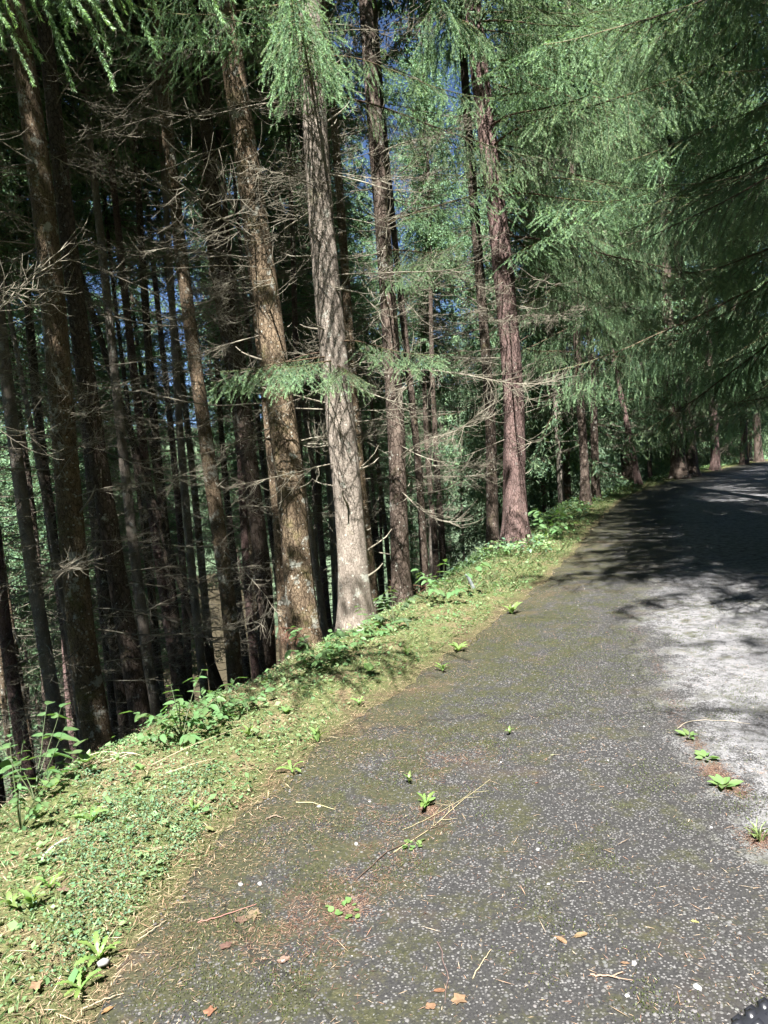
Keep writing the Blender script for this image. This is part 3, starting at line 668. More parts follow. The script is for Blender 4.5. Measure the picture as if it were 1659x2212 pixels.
for i, (x, y) in enumerate([(8.6, 2.6), (9.6, 6.6), (8.2, -1.6), (7.6, -6.0), (5.2, -8.0), (8.2, -11.0), (11.2, 11.2), (13.6, 15.4), (5.4, -14.0), (16.5, 20.0), (12.0, 3.0), (12.5, -4.0), (12.0, -9.5), (7.0, -18.0), (3.6, -21.0),
                           (-3.8, -19.0), (-6.8, -17.0), (-10.0, -14.0), (-12.5, -10.0), (-12.8, -5.5), (-14.0, -0.8), (-15.5, 4.0), (-16.0, 9.5), (-5.5, -23.0), (-10.5, -19.5), (-15.0, -14.0), (-17.0, -6.0), (1.5, -27.0), (-1.5, -30.0), (15.5, 8.5), (21.0, 22.0)]):
    tree('tall spruce of the wood, unseen, added to shut out sky light', (x, y, ground(x, y)), (0, 0, 1), 22 if x > -9 else 26, 0.2, bark='bark_brown', crown=(3.5 + (i % 3), i, 1.35), sides=10, rings=20, group='unseen spruces added around the viewpoint to shut out sky light')  # unseen ring of trees, added to cut the sky light reaching the wood
# ------------------------------------------------------------------ the stand on the slope: many slender trunks, dim, alike
rg = np.random.default_rng(91)
SPOT = [(95, 'left of the leftmost big spruce'), (235, 'close around the leftmost big spruce'), (400, 'right of the smooth brown spruce'), (500, 'beside the lichen-crusted slim spruce'), (640, 'left of the stout mossy spruce'),
        (760, 'between the stout mossy and the palest trunk'), (860, 'right of the palest trunk'), (980, 'behind the leafy shrub on the verge'), (1110, 'left of the reddish scaly spruce'), (1260, 'right of the reddish scaly spruce'),
        (1400, 'beyond the dark twin spruces'), (1530, 'around the thick black trunks at the bend'), (9999, 'past the bend at the right border')]
def stand_label(px, D, green):
    w_ = [t for a_, t in SPOT if px < a_][0]
    d_ = 'near' if D < 17 else ('farther' if D < 28 else 'farthest')
    if green: return ('%s low-boughed green spruce %s' % (d_, w_), '%s green spruces %s' % (d_, w_))
    return ('%s slender dim spruce pole in the wood, %s' % (d_, w_), '%s slender poles %s' % (d_, w_))
TM = []
for i in range(5):
    V, F, ax_ = trunk_mesh(700 + i, 20.0, 0.115, 10, 26, 0.4, 0.05, 0.07)
    TM.append(mesh('trunk', V, F, MAT[('bark_brown', 'bark_grey', 'bark_brown', 'bark_moss', 'bark_red')[i]], True))
def stand_tree(x, y, lab, grp, sc, lean, green=False):
    t = thing('spruce_tree', lab, 'tree', (x, y, ground(x, y)), 0, grp)
    d = (rg.normal() * lean - 0.015, rg.normal() * lean, 1.0)
    t.matrix_basis = Matrix.Translation(Vector((x, y, ground(x, y)))) @ axis_M(d) @ Matrix.Rotation(rg.random() * 6.28, 4, 'Z')
    i = rg.integers(0, 5); zs = rg.uniform(0.9, 1.15)
    obj('trunk', TM[i], t, Matrix.Diagonal((sc, sc, zs, 1)))
    h0 = rg.uniform(2.2, 4.0) if green else rg.uniform(8.5, 12) + (2.5 if y < 18 else 0)
    if not green or rg.random() < 0.5:
        obj('dead_branches', DEADSET[rg.integers(0, 5)], t, Matrix.Rotation(rg.random() * 6.28, 4, 'Z'))['kind'] = 'stuff'
    hc, me = CROWN[rg.integers(0, 4)]
    obj('crown', me, t, Matrix.Translation((0, 0, h0)) @ Matrix.Rotation(rg.random() * 6.28, 4, 'Z') @ Matrix.Diagonal(((1.1 if green else 0.8), (1.1 if green else 0.8), (20 * zs - h0 + 0.3) / hc, 1)))
placed = []
def try_place(x, y, dmin):
    for (a_, b_) in placed:
        if (a_ - x) ** 2 + (b_ - y) ** 2 < dmin * dmin: return False
    placed.append((x, y)); return True
cnt = 0
while cnt < 105:
    D = 10.5 + 36 * rg.random() ** 1.25; px = rg.uniform(-120, 1010)
    x = (px - 829.5) / FPX * D; y = D
    s, _ = lateral(x, y)
    if 790 < px < 1000 and D < 24: continue
    if (395 < px < 490 and D > 16) or (275 < px < 335 and D > 19): continue
    if s[0] < 3.2 or not try_place(x, y, 1.1 + D * 0.012): continue
    l = stand_label(px + 8, D, False)
    stand_tree(x, y, l[0], l[1], rg.uniform(0.7, 1.3), 0.02); cnt += 1
cnt = 0
while cnt < 16:
    D = 33 + 27 * rg.random(); px = rg.uniform(1400, 1760)
    x = (px - 829.5) / FPX * D; y = D
    s, _ = lateral(x, y)
    if s[0] < 1.5 or not try_place(x, y, 2.0): continue
    l = stand_label(px, D, True)
    stand_tree(x, y, l[0], l[1], rg.uniform(0.8, 1.4), 0.015, True); cnt += 1
cnt = 0
while cnt < 22:
    D = 14 + 40 * rg.random(); px = rg.uniform(880, 1700)
    x = (px - 829.5) / FPX * D; y = D
    s, _ = lateral(x, y)
    if px < 1010 and D < 26: continue
    if s[0] < 1.6 or s[0] > 26 or not try_place(x, y, 2.2): continue
    l = stand_label(px, D, True)
    stand_tree(x, y, l[0], l[1], rg.uniform(0.8, 1.4), 0.015, True); cnt += 1
# ------------------------------------------------------------------ far valley side, seen in slits between the trunks
azs = np.linspace(0, 2 * PI, 97)[:-1]; rs_ = np.array([170, 230, 300, 380, 470, 580, 720, 900, 1200, 1700, 2600])
A_, Rr = np.meshgrid(azs, rs_, indexing='ij')
X = Rr * np.sin(A_); Y = Rr * np.cos(A_)
prof = np.interp(Rr, [170, 300, 470, 720, 1200, 2600], [-62, -60, -30, 25, 60, 90]) + (fbm(X * 0.006, Y * 0.006, 71) - 0.5) * 60 * np.clip((Rr - 250) / 300, 0, 1)
prof = np.where((np.cos(A_ - 1.2) > 0.2) & (Rr > 200), prof + 40, prof)
na, nr = X.shape
i0 = np.arange(na)[:, None] * nr + np.arange(nr - 1)[None]; i1 = ((np.arange(na) + 1) % na)[:, None] * nr + np.arange(nr - 1)[None]
k = NM('far_forest'); tc = k.n('TexCoord').outputs['Object']
c = k.ramp(k.n('TexNoise', Scale=0.05, Detail=8.0, Roughness=0.7, Vector=tc).outputs[0], [(0.35, (0.05, 0.08, 0.05)), (0.6, (0.11, 0.15, 0.09)), (0.75, (0.16, 0.19, 0.09))])
MAT['far'] = k.finish(c, 0.95, 0.1)
tag(obj('hills', mesh('hills', np.stack([X.ravel(), Y.ravel(), prof.ravel()], 1), np.stack([i0.ravel(), i1.ravel(), i1.ravel() + 1, i0.ravel() + 1], 1), MAT['far'], True)), 'wooded far side of the valley', None, None, 'structure')

# ------------------------------------------------------------------ verge: grass, small herbs, straw, needle litter, moss (uncountable: one object each)
def verge_pts(n, l0=0.6, l1=24, s0=-0.1, s1=1.75, pw=1.9):
    x, y, s, l = road_pts(n, l0, l1, s0, s1, pw)
    k_ = (np.abs(x) < 0.60 * y + 0.5) & (y > 1.3)
    return x[k_], y[k_], s[k_], l[k_]
def pix(x, y, z=0.0):
    P = np.stack([x, y, np.broadcast_to(z, x.shape) - CAMZ], 1); d = P @ Fv
    return 829.5 + FPX * (P @ Rv) / d, 1106 - FPX * (P @ Uv) / d
def blades(n, L0, L1, W, tilt, cols, gate=None, **kw):
    x, y, s, l = verge_pts(n, **kw)
    if gate is not None:
        k_ = gate(x, y, s); x, y, s = x[k_], y[k_], s[k_]
    n = len(x); z = ground(x, y) - 0.004
    q = rng.random(n) * 6.283; ti = tilt * (0.3 + 0.9 * rng.random(n))
    T = unit(np.stack([np.cos(q) * ti, np.sin(q) * ti, 1 - 0.6 * np.clip(ti, 0, 1.6)], 1)); N = np.stack([-np.sin(q), np.cos(q), np.zeros(n)], 1)
    V, F = kites(np.stack([x, y, z], 1), T, N, L0 + (L1 - L0) * rng.random(n) ** 1.6, W * (0.7 + 0.6 * rng.random(n)), -0.25)
    cols = np.asarray(cols); c = cols[rng.integers(0, len(cols), n)] * (0.75 + 0.5 * rng.random((n, 1)))
    return V, F, np.repeat(c, 4, 0)
def leaflets(n, r0, r1, h1, cols, gate=None, **kw):
    """small flat leaflets, roughly horizontal, at heights up to h1"""
    x, y, s, l = verge_pts(n, **kw)
    if gate is not None:
        k_ = gate(x, y, s); x, y, s = x[k_], y[k_], s[k_]
    n = len(x); z = ground(x, y) + 0.003 + h1 * rng.random(n) ** 1.5
    q = rng.random(n) * 6.283; e = rng.normal(size=n) * 0.45
    T = np.stack([np.cos(q) * np.cos(e), np.sin(q) * np.cos(e), np.sin(e)], 1); b_ = rng.normal(size=n) * 0.4
    N = unit(np.stack([-np.sin(q), np.cos(q), b_], 1))
    r = r0 + (r1 - r0) * rng.random(n) ** 1.5
    V, F = kites(np.stack([x, y, z], 1), T, N, r * 2, r * 0.75, -0.12)
    cols = np.asarray(cols); c = cols[rng.integers(0, len(cols), n)] * (0.75 + 0.5 * rng.random((n, 1)))
    return V, F, np.repeat(c, 4, 0)
def flat_bits(n, L0, L1, W, cols, gate=None, h=0.012, **kw):
    x, y, s, l = verge_pts(n, **kw)
    if gate is not None:
        k_ = gate(x, y, s); x, y, s = x[k_], y[k_], s[k_]
    n = len(x); z = np.maximum(ground(x, y), np.where(s < 0.0, 0.013, -9)) + h * rng.random(n)
    q = rng.random(n) * 6.283; e = rng.normal(size=n) * 0.10
    T = np.stack([np.cos(q) * np.cos(e), np.sin(q) * np.cos(e), np.sin(e)], 1); N = np.stack([-np.sin(q), np.cos(q), np.zeros(n)], 1)
    V, F = kites(np.stack([x, y, z], 1), T, N, L0 + (L1 - L0) * rng.random(n) ** 2, W * (0.7 + 0.6 * rng.random(n)))
    cols = np.asarray(cols); c = cols[rng.integers(0, len(cols), n)] * (0.7 + 0.6 * rng.random((n, 1)))
    return V, F, np.repeat(c, 4, 0)
GR = [(0.15, 0.235, 0.10), (0.19, 0.27, 0.12), (0.12, 0.195, 0.08), (0.27, 0.28, 0.17)]
HB = [(0.145, 0.24, 0.10), (0.19, 0.285, 0.125), (0.11, 0.195, 0.085), (0.23, 0.31, 0.15)]
VT = [(0.10, 0.19, 0.12), (0.13, 0.225, 0.14), (0.165, 0.25, 0.13)]
DRY = [(0.40, 0.30, 0.20), (0.33, 0.22, 0.15), (0.48, 0.39, 0.28), (0.28, 0.17, 0.12)]
RED = [(0.16, 0.098, 0.066), (0.22, 0.145, 0.10), (0.11, 0.066, 0.045), (0.31, 0.235, 0.165)]
gv = lambda x, y, s: (fbm(x * 2.2, y * 2.2, 41) + 0.25 * rng.random(len(x)) > 0.44) & (s > -0.02 + 0.2 * fbm(x * 5, y * 5, 47)) & (s < 1.5)
V, F, C = merge([blades(46000, 0.02, 0.06, 0.0015, 0.9, GR, gv)])
tag(obj('verge_grass', mesh('verge_grass', V, F, MAT['herb'], False, C)), 'short yellow-green grass on the sunlit verge', 'grass', None, 'stuff')
gh = lambda x, y, s: (fbm(x * 2.6, y * 2.6, 43) + 0.3 * rng.random(len(x)) > 0.50) & (s > -0.02 + 0.2 * fbm(x * 5, y * 5, 47)) & (s < 1.6)
V, F, C = merge([leaflets(52000, 0.004, 0.011, 0.035, HB, gh), leaflets(5200, 0.012, 0.026, 0.06, HB, gh)])
tag(obj('verge_herbs', mesh('verge_herbs', V, F, MAT['herb'], False, C)), 'low clover-like herbs covering the sunlit verge', 'ground cover', None, 'stuff')
def gvetch(x, y, s):
    px, py = pix(x, y); f = fbm(x * 4, y * 4, 45) + 0.25 * rng.random(len(x))
    d = np.maximum(np.abs(px - 310 - (1900 - py) * 0.45) / 190, np.abs(py - 1920) / 190)
    return (f > 0.38 + 0.35 * np.clip(d - 0.5, 0, 1)) & (d < 1.25) & (s > 0.1)
V, F, C = leaflets(62000, 0.0035, 0.0075, 0.06, VT, gvetch, l0=0.6, l1=4.5, pw=1.0)
tag(obj('vetch_mat', mesh('vetch_mat', V, F, MAT['herb'], False, C)), 'blue-green mat of tiny-leaved vetch at the near left road edge', 'ground cover', None, 'stuff')
gd = lambda x, y, s: (s > -0.05) & (fbm(x * 3.1, y * 3.1, 49) + 0.3 * rng.random(len(x)) > 0.47)
V1, F1, C1 = flat_bits(30000, 0.02, 0.10, 0.0012, DRY, gd, 0.02)
ge = lambda x, y, s: (fbm(x * 4.1, y * 4.1, 51) + 0.3 * rng.random(len(x)) > 0.45 + 0.65 * np.abs(s - 0.02)) 
V2, F2, C2 = flat_bits(80000, 0.012, 0.03, 0.0010, RED, ge, 0.012, s0=-0.5, s1=0.6)
V, F, C = merge([(V1, F1, C1), (V2, F2, C2)])
tag(obj('straw_litter', mesh('straw_litter', V, F, MAT['litter'], False, C)), 'dry straw and reddish fallen needles along the road edge', 'litter', None, 'stuff')
def gr_(x, y, s):
    return fbm(x * 1.9, y * 1.9, 53) + 0.35 * rng.random(len(x)) > 0.58 + 0.12 * np.clip(-s - 0.6, 0, 2)
V1, F1, C1 = flat_bits(20000, 0.010, 0.03, 0.0009, RED + DRY, gr_, 0.004, s0=-2.6, s1=0.0, l1=12, pw=1.5)
V2, F2, C2 = flat_bits(650, 0.03, 0.08, 0.0011, DRY, None, 0.006, s0=-2.6, s1=0.2, l1=9, pw=1.3)
V, F, C = merge([(V1, F1, C1), (V2, F2, C2)])
o = obj('fallen_needles', mesh('fallen_needles', V, F, MAT['litter'], False, C), road); o['kind'] = 'stuff'
# drifts of rusty needles caught along the crack line, round the weeds and down the left wheel track
def drift(paths, n, wd):
    xs, ys = [], []
    for pts, share, w_ in paths:
        P = np.array([on_ground(*q)[:2] for q in pts]); m = int(n * share); u = rng.random(m) * (len(P) - 1)
        i_ = np.minimum(u.astype(int), len(P) - 2); Q = P[i_] + (P[i_ + 1] - P[i_]) * (u - i_)[:, None] if len(P) > 1 else np.repeat(P, m, 0)
        Q = Q + rng.normal(size=(m, 2)) * w_
        k_ = fbm(Q[:, 0] * 6, Q[:, 1] * 6, 57) + 0.25 * rng.random(m) > 0.66; xs.append(Q[k_, 0]); ys.append(Q[k_, 1])
    x = np.concatenate(xs); y = np.concatenate(ys); m = len(x); q = rng.random(m) * 6.283; e = rng.normal(size=m) * 0.08
    T = np.stack([np.cos(q) * np.cos(e), np.sin(q) * np.cos(e), np.sin(e)], 1); N = np.stack([-np.sin(q), np.cos(q), np.zeros(m)], 1)
    V, F = kites(np.stack([x, y, 0.0135 + 0.005 * rng.random(m)], 1), T, N, 0.010 + 0.022 * rng.random(m), 0.0010)
    c = np.asarray(RED)[rng.integers(0, 4, m)] * (0.6 + 0.6 * rng.random((m, 1)))
    return V, F, np.repeat(c, 4, 0)
V, F, C = drift([([(1350, 1330), (1420, 1440), (1470, 1560), (1500, 1612), (1535, 1660), (1575, 1720)], 0.16, 0.03), ([(1520, 1650), (1590, 1722)], 0.12, 0.035), ([(1640, 1815), (1655, 1840)], 0.05, 0.04),
                 ([(1010, 1600), (900, 1720), (800, 1850), (700, 1980), (560, 2090)], 0.42, 0.13), ([(925, 1750), (930, 1765)], 0.05, 0.04), ([(740, 1985), (760, 1960)], 0.03, 0.035), ([(1100, 1310), (960, 1430), (760, 1570)], 0.17, 0.12)], 15000, 0)
o = obj('needle_drifts', mesh('needle_drifts', V, F, MAT['litter'], False, C), road); o['kind'] = 'stuff'
# moss cushions on the asphalt: tiny tufts
def moss(n):
    x, y, s, l = road_pts(n, 0.9, 8.0, -2.6, 0.25, 1.3)
    f = fbm(x * 5.5, y * 5.5, 61, 4) * 0.6 + 0.4 * fbm(x * 1.3, y * 1.3, 63) + 0.10 * rng.random(n)
    k_ = (f > 0.545 + 0.05 * np.clip(-s - 0.5, 0, 2)) & (np.abs(x) < 0.6 * y + 0.3) & (y > 1.4)
    x, y, f = x[k_], y[k_], f[k_]; n = len(x)
    q = rng.random(n) * 6.283; ti = 0.4 + 0.9 * rng.random(n)
    T = unit(np.stack([np.cos(q) * ti, np.sin(q) * ti, np.ones(n)], 1)); N = np.stack([-np.sin(q), np.cos(q), np.zeros(n)], 1)
    z = 0.0105 + np.clip((f - 0.55) * 0.06, 0, 0.006)
    V, F = kites(np.stack([x, y, z], 1), T, N, 0.004 + 0.005 * rng.random(n), 0.0016)
    cols = np.array([(0.05, 0.068, 0.016), (0.075, 0.098, 0.022), (0.04, 0.045, 0.014), (0.10, 0.105, 0.035)])
    return V, F, np.repeat(cols[rng.integers(0, 4, n)] * (0.7 + 0.6 * rng.random((n, 1))), 4, 0)
V, F, C = moss(230000)
o = obj('moss_cushions', mesh('moss_cushions', V, F, MAT['herb'], False, C), road); o['kind'] = 'stuff'
# leafy undergrowth at the outer lip of the verge, thicker towards the bend
def under(n, l0, l1, s0, s1, hmax, r0, r1, pw, cols, seed):
    x, y, s, l = road_pts(n, l0, l1, s0, s1, pw)
    k_ = (fbm(x * 0.9, y * 0.9, seed) > 0.42); x, y, s = x[k_], y[k_], s[k_]; n = len(x)
    hh = hmax * (0.3 + 0.7 * fbm(x * 1.4, y * 1.4, seed + 1))
    z = ground(x, y) + hh * rng.random(n) ** 0.7
    q = rng.random(n) * 6.283; e = -0.15 + rng.normal(size=n) * 0.4
    T = np.stack([np.cos(q) * np.cos(e), np.sin(q) * np.cos(e), np.sin(e)], 1); N = unit(np.stack([-np.sin(q), np.cos(q), rng.normal(size=n) * 0.4], 1))
    r = r0 + (r1 - r0) * rng.random(n)
    V, F = kites(np.stack([x, y, z], 1), T, N, r * 2, r * 0.7, -0.2)
    c = np.asarray(cols)[rng.integers(0, len(cols), n)] * (0.7 + 0.6 * rng.random((n, 1)))
    return V, F, np.repeat(c, 4, 0)
V, F, C = merge([under(900, 2.5, 13, 0.6, 1.4, 0.06, 0.008, 0.018, 1.2, HB, 81), under(14000, 10.5, 42, 0.35, 2.4, 0.26, 0.015, 0.045, 1.2, HB + VT, 83),
                 blades(9000, 0.04, 0.12, 0.002, 0.7, GR, None, l0=8, l1=42, s0=0.15, s1=1.4, pw=1.1), under(5000, 14, 60, -6.6, -4.5, 0.4, 0.02, 0.05, 1.0, HB + VT, 85)])
tag(obj('undergrowth', mesh('undergrowth', V, F, MAT['herb'], False, C)), 'low leafy undergrowth along the outer lip of the verge', 'undergrowth', None, 'stuff')

# ------------------------------------------------------------------ single plants
def leaf_mesh(name, kind, col, seed=0, n=12):
    rg = np.random.default_rng(seed); u = np.linspace(0, 1, n + 1)
    if kind == 'lobed':
        w_ = 0.17 * (0.25 + 0.75 * u ** 0.7) * np.sqrt(np.clip(1 - u ** 5, 0, 1)); w_ = w_ * np.where(np.arange(n + 1) % 2, 1.0, 0.55); w_[0] = 0.02; w_[-1] = 0.005
    elif kind == 'lance':
        w_ = 0.13 * np.sin(np.clip(u, 0, 1) ** 0.8 * PI) ** 0.8 + 0.008
    elif kind == 'round':
        w_ = 0.47 * np.sqrt(np.clip(1 - (2 * u - 1) ** 2, 0, 1)) + 0.01
    else:
        w_ = 0.23 * np.sin(PI * u ** 0.75) ** 0.85 + 0.004; w_[-1] = 0.003
    fo = 0.12 if kind == 'round' else 0.35
    xx = u; zz = 0.22 * np.sin(u * PI * 0.75) - 0.16 * u ** 2 if kind in ('lobed', 'lance') else -0.10 * u ** 2
    P = np.stack([np.stack([xx, w_, zz + fo * w_], 1), np.stack([xx, 0 * u, zz], 1), np.stack([xx, -w_, zz + fo * w_], 1)], 1); 
    P[:, :, 2] += rg.normal(size=P.shape[:2]) * 0.012
    if kind == 'lobed': P[1::2, 0, 0] -= 0.02; P[1::2, 2, 0] -= 0.02
    V = P.reshape(-1, 3); i = np.arange(n)[:, None] * 3
    F = np.concatenate([i + [[0, 1, 4, 3]], i + [[1, 2, 5, 4]]])
    C = np.broadcast_to(np.asarray(col, float), (len(V), 3)).copy(); C[1::3] = C[1::3] * 0.8 + np.array([0.16, 0.19, 0.09]) * 0.25
    return mesh(name, V, F, MAT['leaf'], True, C)
LOBED = [leaf_mesh('leaf', 'lobed', (0.17, 0.30, 0.08), i) for i in range(3)]
LANCE = [leaf_mesh('leaf', 'lance', (0.18, 0.28, 0.09), i) for i in range(3)]
ROUND = [leaf_mesh('leaf', 'round', (0.16, 0.27, 0.09), i, 8) for i in range(2)]
OVATE = [leaf_mesh('leaflet', 'ovate', (0.11, 0.21, 0.085), i, 8) for i in range(3)]
OVATE_P = [leaf_mesh('leaf', 'ovate', (0.15, 0.25, 0.09), i, 8) for i in range(2)]
def rosette(label, px, py, size, pool, n=7, up=0.45, lift=0.012, spread=0.0, narrow=1.0, group=None, name='rosette_plant', seed=0):
    p = on_ground(px, py, 0.0); p[2] = max(ground(float(p[0]), float(p[1])), 0.008 if lateral(p[0], p[1])[0][0] < 0 else -9)
    rg = np.random.default_rng(int(px * 7 + py) + seed)
    size *= 0.66 if not spread else 0.85
    t = thing(name, label, 'plant', tuple(p), rg.random() * 6.28, group)
    for i in range(n):
        a_ = 2 * PI * i / n + rg.normal() * 0.25; e = up * (0.5 + 0.9 * rg.random()); sz = size * rg.uniform(0.6, 1.15)
        obj('leaf', pool[rg.integers(0, len(pool))], t, Matrix.Translation((0, 0, lift)) @ Matrix.Rotation(a_, 4, 'Z') @ Matrix.Translation((spread * rg.random(), 0, 0)) @ Matrix.Rotation(-e, 4, 'Y') @ Matrix.Rotation(rg.normal() * 0.25, 4, 'X') @ Matrix.Diagonal((sz, sz * narrow, sz, 1)))
    return t
rosette('biggest toothed dandelion rosette alone in the middle of the asphalt', 920, 1752, 0.125, LOBED, 8, 0.6)
rosette('narrow-leaved weed just behind the big dandelion rosette', 884, 1700, 0.085, LANCE, 5, 0.8)
rosette('small weed on the asphalt midway between verge and worn patch', 1102, 1592, 0.085, LANCE, 5, 0.7)
rosette('weed highest up the crack line beside the worn patch', 1490, 1598, 0.06, OVATE_P, 8, 0.4, 0.012, 0.02)
rosette('weed in the middle of the crack line beside the worn patch', 1527, 1646, 0.065, OVATE_P, 9, 0.35, 0.015, 0.02)
rosette('weed lowest on the crack line, above the rusty needle drift', 1562, 1706, 0.07, OVATE_P, 10, 0.4, 0.015, 0.025)
rosette('broad dandelion rosette at the asphalt edge below the moss bank', 957, 1455, 0.13, LOBED, 8, 0.6)
rosette('pale-leaved rosette just above the broad one at the asphalt edge', 990, 1412, 0.15, LANCE, 7, 0.5)
rosette('far rosette on the reddish needle litter', 1106, 1330, 0.2, LANCE, 8, 0.6)
rosette('small rosette where needle litter meets moss', 778, 1530, 0.10, LOBED, 6, 0.6)
rosette('tall-leaved rosette leaning out of the verge litter', 686, 1610, 0.13, LANCE, 6, 0.9)
rosette('flat toothed rosette on the inner verge', 630, 1672, 0.11, LOBED, 6, 0.3)
rosette('bright rosette in the near left corner of the verge', 72, 1990, 0.12, LANCE, 7, 0.8)
rosette('toothed rosette above the bright corner one', 110, 1945, 0.10, LOBED, 6, 0.7)
rosette('rosette at the left border of the verge', 28, 1985, 0.11, LANCE, 6, 0.6)
rosette('wide toothed leaves straddling the near asphalt edge', 215, 2085, 0.12, LOBED, 7, 0.5)
rosette('toothed weed lowest at the near asphalt edge', 175, 2150, 0.11, LOBED, 6, 0.4)
rosette('leafy weed rising from the top of the vetch mat', 422, 1772, 0.12, LANCE, 7, 1.0)
rosette('bright lobed leaves standing above the verge herbs', 305, 1712, 0.08, ROUND, 5, 0.9, 0.07)
rosette('pale lance-leaved weed on the outer verge', 200, 1800, 0.14, LANCE, 6, 0.6)
rosette('lance-leaved weed in the middle of the verge', 540, 1610, 0.11, LANCE, 6, 0.7)
rosette('wide-leaved weed on the verge below the near shrub', 620, 1560, 0.09, OVATE_P, 6, 0.6)
rosette('yellow-green weed on the verge below the centre trunks', 800, 1470, 0.11, ROUND, 5, 0.7, 0.04)
rosette('weed on the verge right below the palest trunk', 880, 1425, 0.13, LANCE, 6, 0.6)
rosette('tiny round-leaved creeper alone on the near asphalt', 745, 1975, 0.026, ROUND, 14, 0.2, 0.012, 0.055)
rosette('dark round-leaved creeper beside the dark stick', 890, 1835, 0.030, ROUND, 9, 0.25, 0.010, 0.05)
rosette('grass tuft growing from the asphalt at the right border', 1643, 1825, 0.11, [leaf_mesh('leaf', 'lance', (0.20, 0.26, 0.10), 9)], 14, 0.9, 0.0, 0.02, 0.22, name='grass_tuft')
rosette('ovate-leaved seedling at the left end of the verge lip', 115, 1728, 0.12, OVATE_P, 4, 0.5, 0.05)
rosette('single broad-leaved weed low at the left verge lip', 78, 1772, 0.10, OVATE_P, 4, 0.9, 0.03)
rosette('nettle-like clump on the verge lip below the leftmost big spruce', 190, 1690, 0.12, OVATE_P, 8, 0.8, 0.08)
def shrub(label, px, py, n, L, ls, spread=1.0, az=None, height=0.3, D=None, name='leafy_shrub', pairs=3, pool=OVATE, seed=0):
    p = on_ground(px, py, 0.0) if D is None else at_depth(px, py, D)
    p[2] = ground(float(p[0]), float(p[1]))
    rg = np.random.default_rng(int(px + py) + seed); ls *= 0.78; L *= 0.85; height *= 0.85
    t = thing(name, label, 'shrub', tuple(p), 0)
    for i in range(n):
        a_ = az[0] + (az[1] - az[0]) * (i + rg.random()) / n if az else 2 * PI * (i + rg.random()) / n
        h0 = height * rg.uniform(0.1, 1.0); r0_ = spread * rg.uniform(0.0, 0.5)
        P = arc((0, 0, 0), (math.cos(a_) * 0.5, math.sin(a_) * 0.5, 1.2 if h0 > 0.1 else 0.7), h0 + L * rg.uniform(0.7, 1.1), 10, 0.9, 0.0, rg, 0.04)
        P[:, :2] *= (0.7 + r0_)
        V, F = tubes([(P, np.linspace(0.004, 0.0012, 10))], 4)
        cl = obj('compound_leaf', mesh('compound_leaf', V, F, MAT['leaf'], True, np.broadcast_to(np.array((0.10, 0.14, 0.06)), (len(V), 3))), t)
        Tn = unit(np.gradient(P, axis=0))
        st = [(9, 0)] + [(8 - 2 * q if pairs < 4 else 8 - q, sd) for q in range(pairs) for sd in (-1, 1)]
        for (idx, sd) in st:
            idx = max(3, idx); d = Tn[idx]; a0 = math.atan2(d[1], d[0]); sz = ls * rg.uniform(0.75, 1.15) * (1.15 if sd == 0 else 1.0)
            obj('leaflet', pool[rg.integers(0, len(pool))], cl, Matrix.Translation(Vector(P[idx])) @ Matrix.Rotation(a0 + sd * rg.uniform(0.8, 1.2), 4, 'Z') @ Matrix.Rotation(rg.uniform(-0.15, 0.45), 4, 'Y') @ Matrix.Rotation(rg.normal() * 0.3, 4, 'X') @ Matrix.Diagonal((sz, sz, sz, 1)))
    return t
shrub('widest shrub of pointed leaflets on the verge lip, left of centre', 395, 1600, 16, 0.28, 0.085, 1.2, None, 0.24)
shrub('shrub of pointed leaflets right beside the widest one', 480, 1548, 9, 0.24, 0.08, 1.0, None, 0.14, seed=3)
shrub('leafy shrub before the foot of the stout mossy spruce', 690, 1440, 13, 0.26, 0.095, 1.2, None, 0.24)
shrub('small leafy clump before the foot of the palest trunk', 745, 1408, 7, 0.18, 0.075, 1.0, None, 0.12)
shrub('broad-leaved shrub at the far left overhanging the dark slope', 75, 1730, 6, 0.30, 0.12, 1.1, (0.5, 2.9), 0.36, seed=2)
shrub('leafy bramble beside the leaning grey pipe', 960, 1300, 9, 0.40, 0.12, 1.3, None, 0.25)
shrub('upright lance-leaved weed between the palest and the dark-topped trunk', 850, 1355, 8, 0.25, 0.10, 0.7, None, 0.25, pool=[leaf_mesh('leaflet', 'ovate', (0.10, 0.16, 0.09), 5, 8)], pairs=4)
shrub('shaded weed at the right foot of the palest trunk', 805, 1378, 6, 0.22, 0.10, 0.9, None, 0.2, seed=5)
shrub('leafy bush behind the foot of the reddish scaly spruce', 1190, 1165, 12, 0.5, 0.16, 1.3, None, 0.35)
shrub('thin leafy sapling at the left border below the verge lip', 45, 1790, 6, 0.3, 0.05, 0.7, None, 0.35, pairs=5)
# dry grass stalks bending over the dark slope
p = on_ground(275, 1640); t = thing('dry_grass_tuft', 'bleached dry grass stalks arching over the dark slope', 'dry grass', tuple(p))
rg2 = np.random.default_rng(5)
for i in range(7):
    P = arc((0.02 * i, 0, -0.01), (-0.5 - 0.5 * rg2.random(), 0.25 * rg2.normal(), 0.8), 0.25 + 0.22 * rg2.random(), 10, 1.0 + rg2.random(), -0.6, rg2, 0.05)
    V, F = tubes([(P, np.linspace(0.0028, 0.0014, 10))], 4)
    obj('stalk', mesh('stalk', V, F, MAT['litter'], True, np.broadcast_to(np.array((0.40, 0.36, 0.27)), (len(V), 3))), t)

